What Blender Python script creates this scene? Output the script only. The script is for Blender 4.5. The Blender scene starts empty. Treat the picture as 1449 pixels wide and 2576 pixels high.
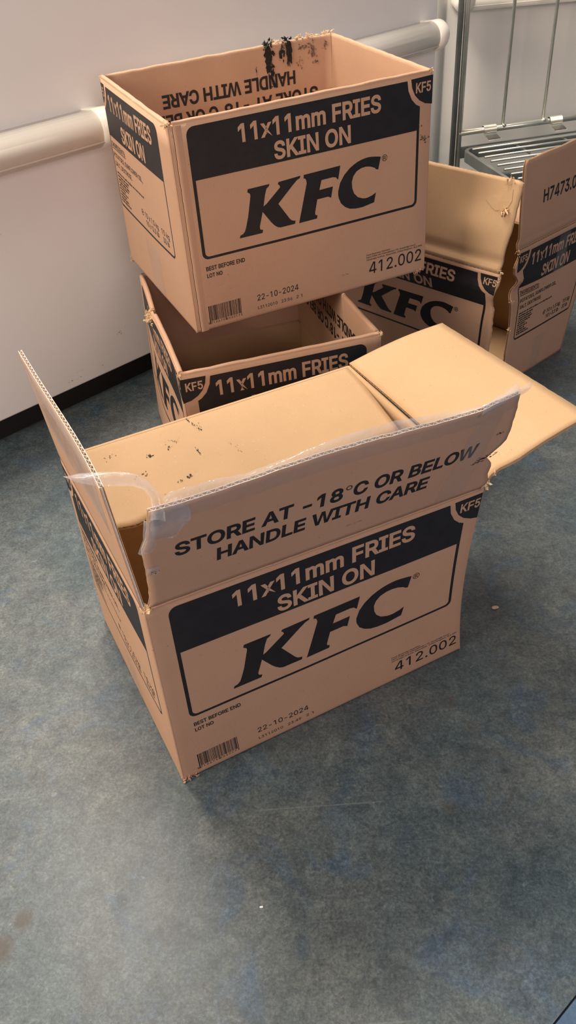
import bpy, bmesh, math, random
from mathutils import Vector, Matrix
random.seed(7)
sc = bpy.context.scene
COL = sc.collection

# ------------------------------------------------------------------ camera
F_PX, PITCH, ROLL, CAM_H = 2062.9, 0.6845, -0.0770, 0.853
cam_d = bpy.data.cameras.new('camera'); cam = bpy.data.objects.new('camera', cam_d); COL.objects.link(cam)
cam_d.sensor_fit = 'VERTICAL'; cam_d.sensor_height = 36.0; cam_d.lens = F_PX / 2576.0 * 36.0
cam_d.clip_start = 0.02
_f = Vector((0, math.cos(PITCH), -math.sin(PITCH))); _r = Vector((1, 0, 0)); _u = Vector((0, math.sin(PITCH), math.cos(PITCH)))
_r2 = _r * math.cos(ROLL) + _u * math.sin(ROLL); _u2 = _u * math.cos(ROLL) - _r * math.sin(ROLL)
cam.matrix_world = Matrix(((_r2.x, _u2.x, -_f.x, 0), (_r2.y, _u2.y, -_f.y, 0), (_r2.z, _u2.z, -_f.z, CAM_H), (0, 0, 0, 1)))
sc.camera = cam

# ------------------------------------------------------------------ light
wd = bpy.data.worlds.new('world'); sc.world = wd; wd.use_nodes = True
wd.node_tree.nodes['Background'].inputs[0].default_value = (0.95, 0.97, 1.0, 1)
wd.node_tree.nodes['Background'].inputs[1].default_value = 0.13
def area(name, loc, target, sx, sy, power, col):
    l = bpy.data.lights.new(name, 'AREA'); l.shape = 'RECTANGLE'; l.size = sx; l.size_y = sy; l.energy = power; l.color = col
    o = bpy.data.objects.new(name, l); COL.objects.link(o); o.location = loc
    o.rotation_euler = (Vector(target) - Vector(loc)).to_track_quat('-Z', 'Y').to_euler()
    return o
area('ceiling_lamp_light', (-0.43, 1.89, 2.45), (-0.43, 1.89, 0), 1.25, 0.6, 80, (1.0, 0.88, 0.74)).rotation_euler = (0, 0, math.radians(40.5))
area('ceiling_lamp_light', (-0.98, 0.25, 2.45), (-0.75, 0.4, 0), 1.2, 0.6, 12, (1.0, 0.86, 0.70))
area('added_fill_light', (-2.1, -0.25, 1.45), (-0.1, 1.0, 0.3), 1.3, 1.0, 48, (1.0, 0.84, 0.66))  # unseen fill light, added low at the left to brighten the left faces
area('added_fill_light', (0.75, -2.0, 1.55), (0.1, 1.2, 0.3), 1.5, 1.1, 29, (1.0, 0.81, 0.79))  # unseen fill light, added behind the camera to brighten the front faces
vs = sc.view_settings
vs.view_transform = 'Standard'; vs.look = 'None'; vs.gamma = 1.0; vs.use_curve_mapping = False
vs.exposure = 0.30
# outlines of the print letters: advance | contours, 1/1000 em
G={
'0':"453|227,-7 174,1 130,24 95,62 69,113 53,178 48,254 53,330 69,395 95,447 130,484 174,508 227,516 279,508 323,484 358,447 384,395 400,330 405,254 400,178 384,113 359,62 323,24 279,1|227,50 261,56 290,74 313,103 330,144 340,194 344,254 340,314 330,365 313,405 290,435 261,453 227,460 192,453 163,435 140,405 123,365 113,314 109,254 113,194 123,144 140,103 163,74 192,56",
'1':"453|76,0 76,55 391,55 391,0|276,509 276,0 212,0 212,448 209,448 86,358 86,427 198,509",
'2':"453|64,0 64,47 234,229 282,282 311,327 320,371 317,397 308,419 293,436 273,449 224,460 196,457 172,447 153,433 139,413 130,390 127,362 66,362 71,405 86,442 111,473 143,496 182,511 225,516 268,511 306,497 337,474 361,445 376,411 381,372 371,318 336,259 267,180 153,60 153,57 389,57 389,0",
'3':"453|218,-7 173,-3 133,10 98,30 70,57 52,91 44,132 109,132 115,107 126,87 144,71 165,59 219,50 275,61 297,74 315,93 325,116 329,145 326,172 316,196 299,217 275,234 242,244 201,248 157,248 157,299 288,448 288,452 70,452 70,509 372,509 372,461 211,278 211,289 264,288 308,276 344,253 371,222 387,186 393,145 387,103 370,66 344,36 309,12 266,-2",
'4':"453|282,0 282,105 40,105 40,158 247,509 343,509 343,163 413,163 413,105 343,105 343,0|282,163 282,458 109,163",
'5':"453|221,-7 178,-2 140,11 108,32 83,60 66,93 60,130 122,130 127,108 138,89 173,60 221,50 250,53 276,64 298,82 314,104 324,131 328,162 324,193 314,221 297,244 275,262 248,273 218,277 167,268 128,246 67,253 96,509 366,509 366,452 151,452 134,301 136,301 178,325 229,334 263,330 294,321 321,306 345,285 364,260 379,231 388,199 391,163 385,117 369,76 343,41 309,15 268,-1",
'6':"453|226,-7 182,-1 142,15 109,40 84,74 69,115 64,162 68,199 80,239 137,340 252,509 322,509 151,261 145,261 165,288 196,307 235,314 278,309 316,295 346,271 370,240 384,201 389,157 384,112 368,73 343,39 310,14 271,-2|226,48 254,52 279,63 299,79 314,101 324,128 327,157 324,187 314,213 299,235 279,251 254,262 226,265 198,262 174,252 153,235 138,214 128,188 125,158 128,128 138,102 153,79 174,63 198,52",
'7':"453|97,0 323,448 323,452 62,452 62,509 391,509 391,449 165,0",
'8':"453|226,-7 178,-2 136,11 101,33 74,62 57,96 52,135 55,166 65,195 81,220 101,241 125,256 153,265 153,267 119,282 93,308 76,342 70,380 75,417 90,450 114,477 146,498 184,511 226,516 269,511 306,498 337,477 361,450 377,417 382,380 376,342 359,308 333,282 300,267 300,265 327,256 351,241 372,220 387,195 397,166 401,135 395,96 378,62 352,33 317,11 275,-2|226,49 258,52 285,60 307,74 323,91 333,113 337,139 333,165 322,189 305,208 283,223 256,232 226,235 196,232 169,223 147,208 130,189 119,165 115,139 119,113 129,91 145,74 167,60 195,52|226,290 274,300 293,313 307,330 316,351 319,376 316,399 308,420 294,437 275,449 226,460 177,449 159,437 145,420 136,399 133,376 136,351 145,330 159,313 178,300",
'9':"453|226,516 271,510 310,494 343,468 368,434 384,393 389,347 385,309 373,270 315,168 200,0 130,0 301,248 307,248 287,221 257,202 218,195 175,199 137,214 106,237 83,269 68,307 64,352 69,397 85,436 110,469 143,494 182,510|226,460 199,457 174,446 154,429 138,407 129,381 125,352 129,322 138,295 154,274 174,257 199,247 226,243 254,247 279,257 299,273 314,295 324,321 327,350 324,381 314,407 299,429 279,446 254,457",
'A':"480|16,0 205,509 273,509 463,0 393,0 343,142 135,142 85,0|155,199 323,199 239,438",
'B':"456|60,0 60,509 241,509 289,504 329,491 359,469 381,442 394,410 398,374 395,344 387,320 356,286 315,267 315,262 339,257 363,245 385,227 402,203 414,173 418,136 413,100 400,67 377,39 344,18 301,4 247,0|125,57 245,57 296,63 330,80 349,105 355,137 352,161 342,184 327,203 306,218 279,228 248,231 125,231|125,285 238,285 288,296 308,309 323,326 333,348 336,372 330,403 313,429 283,446 240,452 125,452",
'C':"510|267,-7 205,1 150,25 104,63 70,115 48,179 40,254 48,329 70,393 104,445 150,484 205,508 267,516 340,504 373,490 402,471 427,447 448,418 463,385 473,348 408,348 389,395 357,428 315,449 267,456 223,450 184,432 150,403 125,364 109,314 103,254 109,194 125,145 151,105 184,76 223,59 267,53 315,60 357,81 389,114 408,160 473,160 463,124 448,91 428,62 402,38 373,19 341,5 305,-4",
'D':"502|219,0 96,0 96,57 215,57 272,63 318,81 354,110 379,149 394,198 399,255 394,312 379,361 354,399 320,428 275,446 221,452 93,452 93,509 225,509 294,501 353,478 399,441 433,391 455,329 462,255 455,181 433,119 398,68 351,31 291,8|125,509 125,0 60,0 60,509",
'E':"419|60,0 60,509 372,509 372,452 125,452 125,286 355,286 355,229 125,229 125,57 375,57 375,0",
'F':"410|60,0 60,509 369,509 369,452 125,452 125,278 346,278 346,221 125,221 125,0",
'G':"520|269,-7 205,1 149,25 104,64 69,116 47,179 40,254 47,329 69,393 103,445 149,484 203,508 265,516 304,513 340,504 374,489 403,469 429,445 449,416 465,384 474,349 408,349 387,393 356,427 315,448 265,456 222,450 183,432 150,404 125,364 109,314 103,254 109,194 125,145 151,105 184,76 224,59 269,53 309,57 345,71 374,93 396,123 410,160 415,202 434,199 283,199 283,256 478,256 478,200 471,141 451,91 419,50 377,19 326,0",
'H':"517|60,0 60,509 125,509 125,289 392,289 392,509 457,509 457,0 392,0 392,232 125,232 125,0",
'I':"300|31,0 31,57 118,57 118,452 31,452 31,509 269,509 269,452 183,452 183,57 269,57 269,0",
'K':"467|60,0 60,509 125,509 125,270 354,509 437,509 232,295 449,0 370,0 187,248 125,184 125,0",
'L':"393|60,0 60,509 125,509 125,57 361,57 361,0",
'M':"628|60,0 60,509 150,509 314,90 478,509 568,509 568,0 506,0 506,395 344,0 284,0 122,395 122,0",
'N':"523|60,0 60,509 132,509 399,105 399,509 463,509 463,0 391,0 125,404 125,0",
'O':"533|267,-7 205,1 150,25 105,63 70,115 48,179 40,254 48,329 70,393 105,445 150,484 205,508 267,516 329,508 384,484 429,445 464,393 486,329 493,254 486,179 464,115 429,63 384,25 329,1|267,53 310,59 349,76 383,105 408,144 425,194 430,254 425,314 408,365 383,404 349,433 310,450 267,456 223,450 184,433 151,404 125,364 109,314 103,254 109,194 125,144 151,105 184,76 223,59",
'P':"445|60,0 60,509 235,509 289,503 332,487 366,462 390,430 404,391 409,348 404,304 390,265 366,233 332,207 289,191 235,186 109,186 109,242 233,242 269,246 297,256 318,272 333,294 342,319 344,348 342,376 333,402 318,423 297,439 268,449 232,452 125,452 125,0",
'R':"449|60,0 60,509 236,509 290,504 333,489 367,465 390,433 405,395 409,352 405,309 390,271 367,240 316,212 428,0 353,0 246,200 125,200 125,0|125,257 234,257 269,259 298,268 319,281 334,300 342,324 345,352 342,380 334,405 319,425 298,440 269,449 233,452 125,452",
'S':"447|224,-9 172,-4 128,9 91,31 64,60 46,96 38,137 104,137 110,110 123,88 142,71 166,59 224,49 257,52 286,60 311,74 329,92 341,114 346,139 342,161 332,179 296,205 245,222 184,239 128,260 86,289 60,326 52,372 58,413 75,448 102,476 138,498 180,511 227,516 275,511 316,498 351,476 377,449 394,415 401,378 337,378 326,412 302,437 267,453 225,459 194,456 167,448 145,435 129,418 118,398 115,376 119,352 131,334 169,308 212,293 264,279 312,264 359,238 395,198 405,171 408,139 403,99 386,64 360,34 323,11 278,-4",
'T':"449|32,452 32,509 417,509 417,452 257,452 257,0 193,0 193,452",
'U':"517|259,-8 203,-2 154,15 114,43 85,80 66,124 60,173 60,509 124,509 124,178 128,144 141,113 160,87 187,68 220,56 259,52 298,56 331,68 357,87 377,113 389,144 393,178 393,509 457,509 457,173 451,124 433,80 403,43 363,15 315,-2",
'V':"480|204,0 16,509 84,509 192,206 215,137 248,31 235,31 267,138 290,206 395,509 463,509 278,0",
'W':"686|155,0 16,509 82,509 193,85 306,509 380,509 493,85 603,509 670,509 530,0 455,0 343,415 230,0",
'X':"474|18,0 198,262 29,509 104,509 238,312 374,509 446,509 276,262 456,0 382,0 237,212 91,0",
'Y':"472|203,0 203,208 16,509 91,509 192,344 222,292 250,230 224,230 251,293 280,344 381,509 455,509 268,208 268,0",
'a':"389|160,-9 126,-5 94,5 68,22 48,45 35,73 30,108 34,138 43,161 58,179 78,193 125,211 178,220 234,227 265,235 273,243 276,255 276,257 267,297 240,322 196,331 149,322 118,301 100,274 41,291 57,322 79,346 104,364 133,375 194,384 239,379 286,360 306,343 322,320 333,290 337,251 337,0 277,0 277,52 272,52 252,25 215,1|170,45 202,49 228,59 248,74 263,93 272,115 276,138 276,190 259,182 231,176 200,171 175,168 134,159 103,139 95,124 92,105 102,72 130,52",
'b':"424|229,-8 198,-5 172,4 138,31 118,59 112,59 112,0 53,0 53,509 114,509 114,319 118,319 137,346 171,373 197,381 229,384 274,378 313,361 345,332 370,293 385,245 390,189 385,133 370,84 346,45 313,16 274,-2|220,47 253,51 279,66 301,88 316,117 325,151 328,189 325,227 316,261 301,290 280,311 253,325 220,330 188,325 161,312 140,291 125,263 116,229 113,189 116,150 125,115 140,86 162,65 188,51",
'c':"396|207,-8 159,-2 117,16 82,46 56,85 40,133 34,187 40,243 56,291 82,330 117,360 159,378 207,384 260,377 305,356 340,322 362,277 303,262 290,289 270,311 242,325 207,330 173,325 145,310 124,287 108,258 99,224 96,187 99,151 108,117 124,89 145,66 173,51 207,46 243,52 271,66 292,89 304,117 363,102 341,56 306,21 261,-1",
'd':"424|195,-8 151,-2 111,16 79,45 55,84 39,133 34,189 39,245 55,293 79,332 112,361 151,378 196,384 228,381 253,373 287,346 306,319 311,319 311,509 372,509 372,0 313,0 313,59 307,59 287,31 252,4 227,-5|205,47 236,51 263,65 284,86 299,115 309,150 312,189 309,229 300,263 284,291 263,312 237,325 205,330 172,325 145,311 124,290 108,261 99,227 96,189 99,151 109,117 124,88 145,66 172,51",
'e':"404|212,-8 161,-2 117,16 82,46 56,85 40,132 34,187 39,242 55,290 81,329 115,359 157,378 205,384 266,374 294,361 319,341 341,315 357,282 368,242 371,194 371,169 75,169 75,221 338,221 310,202 307,237 298,269 283,294 263,314 237,326 205,330 173,326 146,313 125,294 109,270 99,241 96,211 96,178 100,139 110,106 128,80 151,61 179,50 212,46 254,53 285,73 306,105 365,91 353,63 335,39 311,19 283,4 249,-5",
'f':"254|228,379 228,327 6,327 6,379|81,0 81,432 84,461 96,486 113,505 135,519 187,530 222,527 243,521 227,468 215,472 195,474 171,470 154,460 145,443 142,419 142,0",
'g':"425|207,-151 168,-148 134,-140 82,-110 51,-69 101,-41 122,-66 154,-88 207,-97 249,-92 282,-75 304,-47 311,-6 311,68 306,68 287,41 252,16 227,8 195,5 152,10 113,27 80,53 55,90 39,136 34,191 39,246 55,293 80,332 112,361 152,378 196,384 228,382 253,373 288,346 308,319 313,319 313,379 372,379 372,-9 367,-54 350,-90 324,-117 291,-136 251,-147|205,59 237,63 264,75 285,95 300,121 309,154 312,193 309,231 300,264 285,291 264,312 237,325 205,330 172,325 145,312 124,290 109,262 99,229 96,193 99,155 109,123 124,96 145,76 172,63",
'h':"410|114,227 114,0 53,0 53,509 114,509 114,287 102,287 124,332 152,362 187,379 227,384 264,380 295,369 321,349 341,321 353,285 357,240 357,0 296,0 296,235 290,275 273,304 246,323 210,329 184,326 161,317 141,303 126,283 117,257",
'i':"167|53,0 53,379 114,379 114,0|84,443 67,446 54,455 44,468 41,483 44,499 54,512 67,521 84,524 100,521 114,512 123,499 126,483 123,468 114,455 100,446",
'k':"381|53,0 53,509 114,509 114,205 284,379 360,379 205,224 372,0 294,0 164,182 114,132 114,0",
'l':"189|139,-2 101,3 74,20 58,47 53,84 53,509 114,509 114,99 120,62 130,54 146,52 160,53 170,54 181,3 162,-1",
'm':"610|53,0 53,379 112,379 112,326 132,350 172,376 219,386 257,380 287,361 313,328 337,350 381,375 437,386 468,383 497,372 522,354 541,328 553,296 557,255 557,0 496,0 496,254 490,289 473,313 447,326 419,330 395,328 374,320 345,290 335,247 335,0 274,0 274,260 269,288 253,311 229,326 199,330 158,320 140,307 126,289 117,266 114,238 114,0",
'n':"410|114,227 114,0 53,0 53,379 112,379 112,287 102,287 124,332 152,362 187,379 227,384 264,380 295,369 321,349 341,321 353,285 357,240 357,0 296,0 296,235 290,275 273,304 246,323 210,329 184,326 161,317 141,303 126,283 117,257",
'o':"415|207,-8 159,-2 117,16 82,46 56,85 40,133 34,187 40,243 56,291 82,330 117,360 159,378 207,384 256,378 299,360 333,330 359,291 376,243 381,187 376,133 359,85 333,46 299,16 256,-2|207,46 242,51 270,66 292,89 307,117 316,151 319,187 316,224 307,258 292,287 270,310 242,325 207,330 173,325 145,310 124,287 108,258 99,224 96,187 99,151 108,117 124,89 145,66 173,51",
'p':"424|53,-143 53,379 112,379 112,319 118,319 137,346 171,373 197,381 229,384 274,378 313,361 345,332 370,293 385,245 390,189 385,133 370,84 346,45 313,16 274,-2 229,-8 198,-5 173,4 138,31 118,59 114,59 114,-143|220,47 253,51 279,66 301,88 316,117 325,151 328,189 325,227 316,261 301,290 280,311 253,325 220,330 188,325 161,312 140,291 125,263 116,229 113,189 116,150 125,115 140,86 162,65 188,51",
'r':"259|53,0 53,379 112,379 112,321 115,321 130,347 152,367 181,380 213,385 229,384 243,384 243,322 230,324 207,326 182,323 159,315 140,301 126,284 117,262 114,237 114,0",
's':"365|182,-8 145,-5 112,3 84,18 62,38 45,63 36,94 94,107 105,79 124,60 150,49 181,45 217,50 244,62 262,81 268,103 265,121 254,136 237,147 212,155 149,170 104,186 72,208 53,237 47,274 51,305 65,332 87,354 115,370 149,381 187,384 223,381 254,372 279,358 299,339 324,290 268,277 258,298 243,316 219,328 187,333 156,329 131,317 114,299 109,277 112,258 124,243 172,223 229,209 275,194 306,171 325,142 331,107 326,75 312,47 290,24 260,6 223,-5",
't':"227|204,379 204,327 6,327 6,379|65,471 126,471 126,98 128,76 136,61 150,53 170,50 185,51 202,54 213,2 192,-3 168,-4 125,2 92,21 72,52 65,93",
'u':"410|182,-5 146,-1 115,11 89,31 69,59 57,95 53,139 53,379 114,379 114,144 119,105 137,75 164,56 200,50 226,53 249,62 268,77 283,97 293,122 296,153 296,379 357,379 357,0 298,0 298,92 307,92 286,47 257,17 222,0",
'v':"389|163,0 17,379 84,379 165,155 187,87 206,21 184,21 203,87 224,155 305,379 371,379 226,0",
'w':"567|138,0 23,379 87,379 133,214 154,137 175,41 165,41 186,135 206,214 252,379 316,379 362,214 382,136 402,41 391,41 413,135 434,214 480,379 545,379 429,0 368,0 319,172 305,225 291,280 277,338 291,338 277,280 263,225 248,172 199,0",
'x':"379|21,0 171,218 171,171 29,379 100,379 147,306 179,253 207,206 175,206 202,253 233,306 282,379 352,379 209,169 209,214 358,0 287,0 231,85 200,136 173,182 205,182 178,136 148,85 91,0",
'y':"389|47,-139 61,-86 71,-87 104,-89 130,-74 151,-36 163,-1 17,379 84,379 165,155 187,87 206,21 184,21 202,87 224,155 305,379 371,379 204,-58 177,-107 139,-136 91,-145 65,-143",
'.':"188|95,-4 78,-1 63,9 53,24 50,41 53,59 63,73 78,83 95,87 113,83 128,73 138,59 141,41 138,24 128,9 113,-1",
',':"188|38,-119 68,71 137,71 84,-119",
':':"188|95,-4 78,-1 63,9 53,24 50,41 53,59 63,73 78,83 95,87 113,83 128,73 138,59 141,41 138,24 128,9 113,-1|95,271 78,274 63,284 53,299 50,316 53,334 63,349 78,359 95,362 113,359 128,349 138,334 141,316 138,299 128,284 113,274",
'-':"453|337,244 337,188 114,188 114,244",
'°':"316|158,283 128,287 101,298 77,316 59,340 47,367 43,397 47,428 59,455 77,479 101,497 128,509 158,513 188,509 216,497 239,479 257,455 269,428 273,397 269,367 257,340 239,316 216,298 188,287|158,334 190,343 213,366 222,397 213,430 190,453 158,462 126,453 103,430 95,397 103,366 126,343",
}

# ------------------------------------------------------------------ materials
def mat(name):
    m = bpy.data.materials.new(name); m.use_nodes = True
    nt = m.node_tree; b = nt.nodes['Principled BSDF']
    return m, nt, b
def nd(nt, t, **kw):
    n = nt.nodes.new(t)
    for k, v in kw.items(): setattr(n, k, v)
    return n
def noise(nt, vec, scale, detail=3, rough=0.55, dist=0.0):
    n = nd(nt, 'ShaderNodeTexNoise'); n.inputs['Scale'].default_value = scale; n.inputs['Detail'].default_value = detail
    n.inputs['Roughness'].default_value = rough; n.inputs['Distortion'].default_value = dist
    nt.links.new(vec, n.inputs['Vector']); return n.outputs['Fac']
def ramp(nt, fac, stops):
    r = nd(nt, 'ShaderNodeValToRGB'); e = r.color_ramp.elements
    while len(e) < len(stops): e.new(0.5)
    for i, (p, c) in enumerate(stops): e[i].position = p; e[i].color = (c[0], c[1], c[2], 1)
    nt.links.new(fac, r.inputs[0]); return r.outputs[0]
def mixc(nt, fac, a, b, mode='MIX'):
    m = nd(nt, 'ShaderNodeMix', data_type='RGBA', blend_type=mode)
    for s, v in ((m.inputs[0], fac), (m.inputs[6], a), (m.inputs[7], b)):
        if hasattr(v, 'default_value'): nt.links.new(v, s)
        elif isinstance(v, (int, float)): s.default_value = v
        else: s.default_value = (v[0], v[1], v[2], 1)
    return m.outputs[2]
def coords(nt, kind='Object', scale=None):
    c = nd(nt, 'ShaderNodeTexCoord'); v = c.outputs[kind]
    if scale:
        mp = nd(nt, 'ShaderNodeMapping'); mp.inputs['Scale'].default_value = scale; nt.links.new(v, mp.inputs['Vector']); v = mp.outputs[0]
    return v
def bump(nt, b, h, strength, dist=0.001):
    n = nd(nt, 'ShaderNodeBump'); n.inputs['Strength'].default_value = strength; n.inputs['Distance'].default_value = dist
    nt.links.new(h, n.inputs['Height']); nt.links.new(n.outputs[0], b.inputs['Normal'])

def cardboard(name, base, dark, speck):
    m, nt, b = mat(name); v = coords(nt)
    c = ramp(nt, noise(nt, v, 9, 4, 0.6), [(0.32, dark), (0.68, base)])
    fine = noise(nt, v, 420, 2, 0.6)
    c = mixc(nt, ramp(nt, fine, [(0.42, (0, 0, 0)), (0.75, (1, 1, 1))]), c, speck, 'MIX')
    c2 = mixc(nt, 0.45, mixc(nt, 0.0, c, c), c)
    flecks = ramp(nt, noise(nt, coords(nt, 'Object', (1, 1, 2.5)), 480, 1, 0.4), [(0.74, (0, 0, 0)), (0.79, (.8, .8, .8))])
    c = mixc(nt, flecks, c2, tuple(min(1, x * 1.3 + .03) for x in base))
    dk = ramp(nt, noise(nt, v, 380, 1, 0.4), [(0.76, (0, 0, 0)), (0.80, (.7, .7, .7))])
    c = mixc(nt, dk, c, tuple(x * .5 for x in base))
    nt.links.new(c, b.inputs['Base Color'])
    b.inputs['Roughness'].default_value = 0.72; b.inputs['Specular IOR Level'].default_value = 0.28
    h = mixc(nt, 0.5, noise(nt, v, 60, 3), noise(nt, v, 600, 2))
    bump(nt, b, h, 0.25, 0.0008)
    return m
M = {}
M['outer'] = cardboard('cardboard_outer', (0.47, 0.288, 0.192), (0.426, 0.258, 0.170), (0.446, 0.273, 0.181))
M['inner'] = cardboard('cardboard_inner', (0.505, 0.335, 0.192), (0.455, 0.298, 0.168), (0.48, 0.317, 0.18))
def simple(name, col, rough=0.5, metal=0.0, spec=0.5, var=0.0, vscale=20, bmp=0.0):
    m, nt, b = mat(name)
    if var:
        v = coords(nt); c = ramp(nt, noise(nt, v, vscale, 4), [(0.3, tuple(x * (1 - var) for x in col)), (0.7, tuple(min(1, x * (1 + var)) for x in col))])
        nt.links.new(c, b.inputs['Base Color'])
        if bmp: bump(nt, b, noise(nt, v, vscale * 3, 3), bmp, 0.001)
    else: b.inputs['Base Color'].default_value = (*col, 1)
    b.inputs['Roughness'].default_value = rough; b.inputs['Metallic'].default_value = metal; b.inputs['Specular IOR Level'].default_value = spec
    return m
M['ink'] = simple('black_ink', (0.0135, 0.012, 0.0145), 0.5, 0, 0.35, 0.2, 60)
M['grime'] = simple('black_grime', (0.016, 0.015, 0.015), 0.75, 0, 0.25, 0.4, 300)
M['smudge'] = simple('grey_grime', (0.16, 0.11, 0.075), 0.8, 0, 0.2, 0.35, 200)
M['fibre'] = simple('torn_paper_fibre', (0.62, 0.45, 0.28), 0.9, 0, 0.1, 0.15, 300)
M['cutedge'] = simple('pale_cut_edge', (0.66, 0.60, 0.53), 0.7, 0, 0.3, 0.12, 300)
M['wall'] = simple('white_wall_sheet', (0.87, 0.855, 0.84), 0.40, 0, 0.4, 0.02, 3)
M['backwall'] = simple('white_back_wall', (0.80, 0.78, 0.74), 0.5, 0, 0.4, 0.02, 3)
M['rail'] = simple('cream_plastic_rail', (0.93, 0.89, 0.82), 0.17, 0, 0.5, 0.03, 6)
M['kick'] = simple('black_recess_shade', (0.008, 0.008, 0.009), 0.6)  # near-black so the colour itself gives the shade of the gap
M['zinc'] = simple('zinc_plated_steel', (0.68, 0.69, 0.63), 0.30, 0.75, 0.5, 0.22, 14)
M['zincdark'] = simple('dull_zinc_steel', (0.27, 0.29, 0.28), 0.42, 0.6, 0.5, 0.2, 14)
M['rubber'] = simple('black_rubber', (0.012, 0.012, 0.012), 0.6)
M['dirt'] = simple('wall_scuff', (0.22, 0.20, 0.18), 0.8)
def tape_mat(name, fac, col, rough):
    m = bpy.data.materials.new(name); m.use_nodes = True; nt = m.node_tree
    b = nt.nodes['Principled BSDF']; b.inputs['Base Color'].default_value = (*col, 1); b.inputs['Roughness'].default_value = rough
    b.inputs['Specular IOR Level'].default_value = 0.9
    tr = nd(nt, 'ShaderNodeBsdfTransparent'); mx = nd(nt, 'ShaderNodeMixShader')
    v = coords(nt); f = noise(nt, v, 35, 4, .6)
    mr = nd(nt, 'ShaderNodeMapRange'); mr.inputs[1].default_value = .3; mr.inputs[2].default_value = .7
    mr.inputs[3].default_value = fac * .6; mr.inputs[4].default_value = min(1, fac * 1.4); nt.links.new(f, mr.inputs[0])
    nt.links.new(mr.outputs[0], mx.inputs[0]); nt.links.new(tr.outputs[0], mx.inputs[1]); nt.links.new(b.outputs[0], mx.inputs[2])
    nt.links.new(mx.outputs[0], nt.nodes['Material Output'].inputs[0])
    bump(nt, b, noise(nt, v, 90, 3, .6), .5, .002)
    return m
M['tape'] = tape_mat('clear_tape', 0.20, (0.60, 0.58, 0.60), 0.10)
M['tapeflat'] = tape_mat('clear_tape_stuck', 0.075, (0.55, 0.52, 0.52), 0.18)

# floor: marbled linoleum with scuffs and brown spots (world positions)
def floor_mat(name, blue):
    m, nt, b = mat(name); v = coords(nt, 'Object')
    big = noise(nt, v, 4.2, 4, 0.6, 0.4)
    c = ramp(nt, big, [(0.28, (0.040, 0.068, 0.086)), (0.45, (0.066, 0.090, 0.104)), (0.60, (0.090, 0.107, 0.114)), (0.75, (0.074, 0.104, 0.108))])
    bl = ramp(nt, noise(nt, v, 9.5, 5, 0.65, 1.2), [(0.52, (0, 0, 0)), (0.70, (.7, .7, .7))])
    c = mixc(nt, bl, c, (0.042, 0.082, 0.142))
    br = ramp(nt, noise(nt, coords(nt, 'Object', (1, 1.3, 1)), 7.5, 4, 0.6, 0.6), [(0.60, (0, 0, 0)), (0.78, (.55, .55, .55))])
    c = mixc(nt, br, c, (0.085, 0.080, 0.072))
    vein = ramp(nt, noise(nt, v, 80, 5, 0.8, 0.9), [(0.33, (0.45, 0.49, 0.53)), (0.50, (1, 1, 1)), (0.66, (1.55, 1.50, 1.42))])
    c = mixc(nt, 0.62, c, mixc(nt, 1.0, c, vein, 'MULTIPLY'))
    mid = ramp(nt, noise(nt, v, 24, 5, 0.7, .8), [(0.30, (0.62, 0.66, 0.70)), (0.5, (1, 1, 1)), (0.72, (1.42, 1.38, 1.30))])
    c = mixc(nt, 0.8, c, mixc(nt, 1.0, c, mid, 'MULTIPLY'))
    fine = ramp(nt, noise(nt, v, 300, 3, 0.75, .5), [(0.32, (0.50, 0.52, 0.54)), (0.5, (1, 1, 1)), (0.70, (1.7, 1.66, 1.6))])
    c = mixc(nt, 0.7, c, mixc(nt, 1.0, c, fine, 'MULTIPLY'))
    pale = ramp(nt, noise(nt, v, 95, 2, 0.5, .6), [(0.70, (0, 0, 0)), (0.80, (.35, .35, .35))])
    c = mixc(nt, pale, c, (0.26, 0.30, 0.33))
    if blue: c = mixc(nt, 0.6, c, (0.055, 0.125, 0.25))
    # long thin wear scratches, stretched noise along the walking direction
    mp = nd(nt, 'ShaderNodeMapping'); mp.inputs['Rotation'].default_value = (0, 0, math.radians(-28)); mp.inputs['Scale'].default_value = (2.2, 95, 1)
    nt.links.new(v, mp.inputs['Vector'])
    scr = ramp(nt, noise(nt, mp.outputs[0], 1.6, 2, 0.5), [(0.70, (0, 0, 0)), (0.76, (.28, .28, .28))])
    c = mixc(nt, scr, c, (0.24, 0.26, 0.27))
    def spot(x, y, r, amt, col):
        nonlocal c
        d = nd(nt, 'ShaderNodeVectorMath', operation='DISTANCE'); nt.links.new(v, d.inputs[0]); d.inputs[1].default_value = (x, y, 0)
        a = nd(nt, 'ShaderNodeMath', operation='MULTIPLY_ADD'); nt.links.new(noise(nt, v, 70, 4, .7), a.inputs[0]); a.inputs[1].default_value = r * 1.1; nt.links.new(d.outputs['Value'], a.inputs[2])
        f = ramp(nt, a.outputs[0], [(r * 1.05, (amt, amt, amt)), (r * 1.75, (0, 0, 0))])
        c = mixc(nt, f, c, col)
    spot(-0.308, 0.408, 0.012, .85, (0.040, 0.036, 0.030)); spot(-0.327, 0.379, 0.015, .8, (0.050, 0.038, 0.031))
    spot(0.156, 0.498, 0.010, .35, (0.07, 0.062, 0.05)); spot(0.187, 0.645, 0.006, .5, (0.07, 0.055, 0.05)); spot(0.205, 0.60, 0.010, .4, (0.07, 0.058, 0.05))
    nt.links.new(c, b.inputs['Base Color'])
    r = ramp(nt, big, [(0.3, (.36, .36, .36)), (0.7, (.48, .48, .48))]); nt.links.new(r, b.inputs['Roughness'])
    b.inputs['Specular IOR Level'].default_value = 0.45
    bump(nt, b, noise(nt, v, 300, 3), 0.12, 0.0006)
    return m
M['floor'] = floor_mat('marbled_linoleum', False); M['floorblue'] = floor_mat('blue_linoleum', True)

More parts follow.
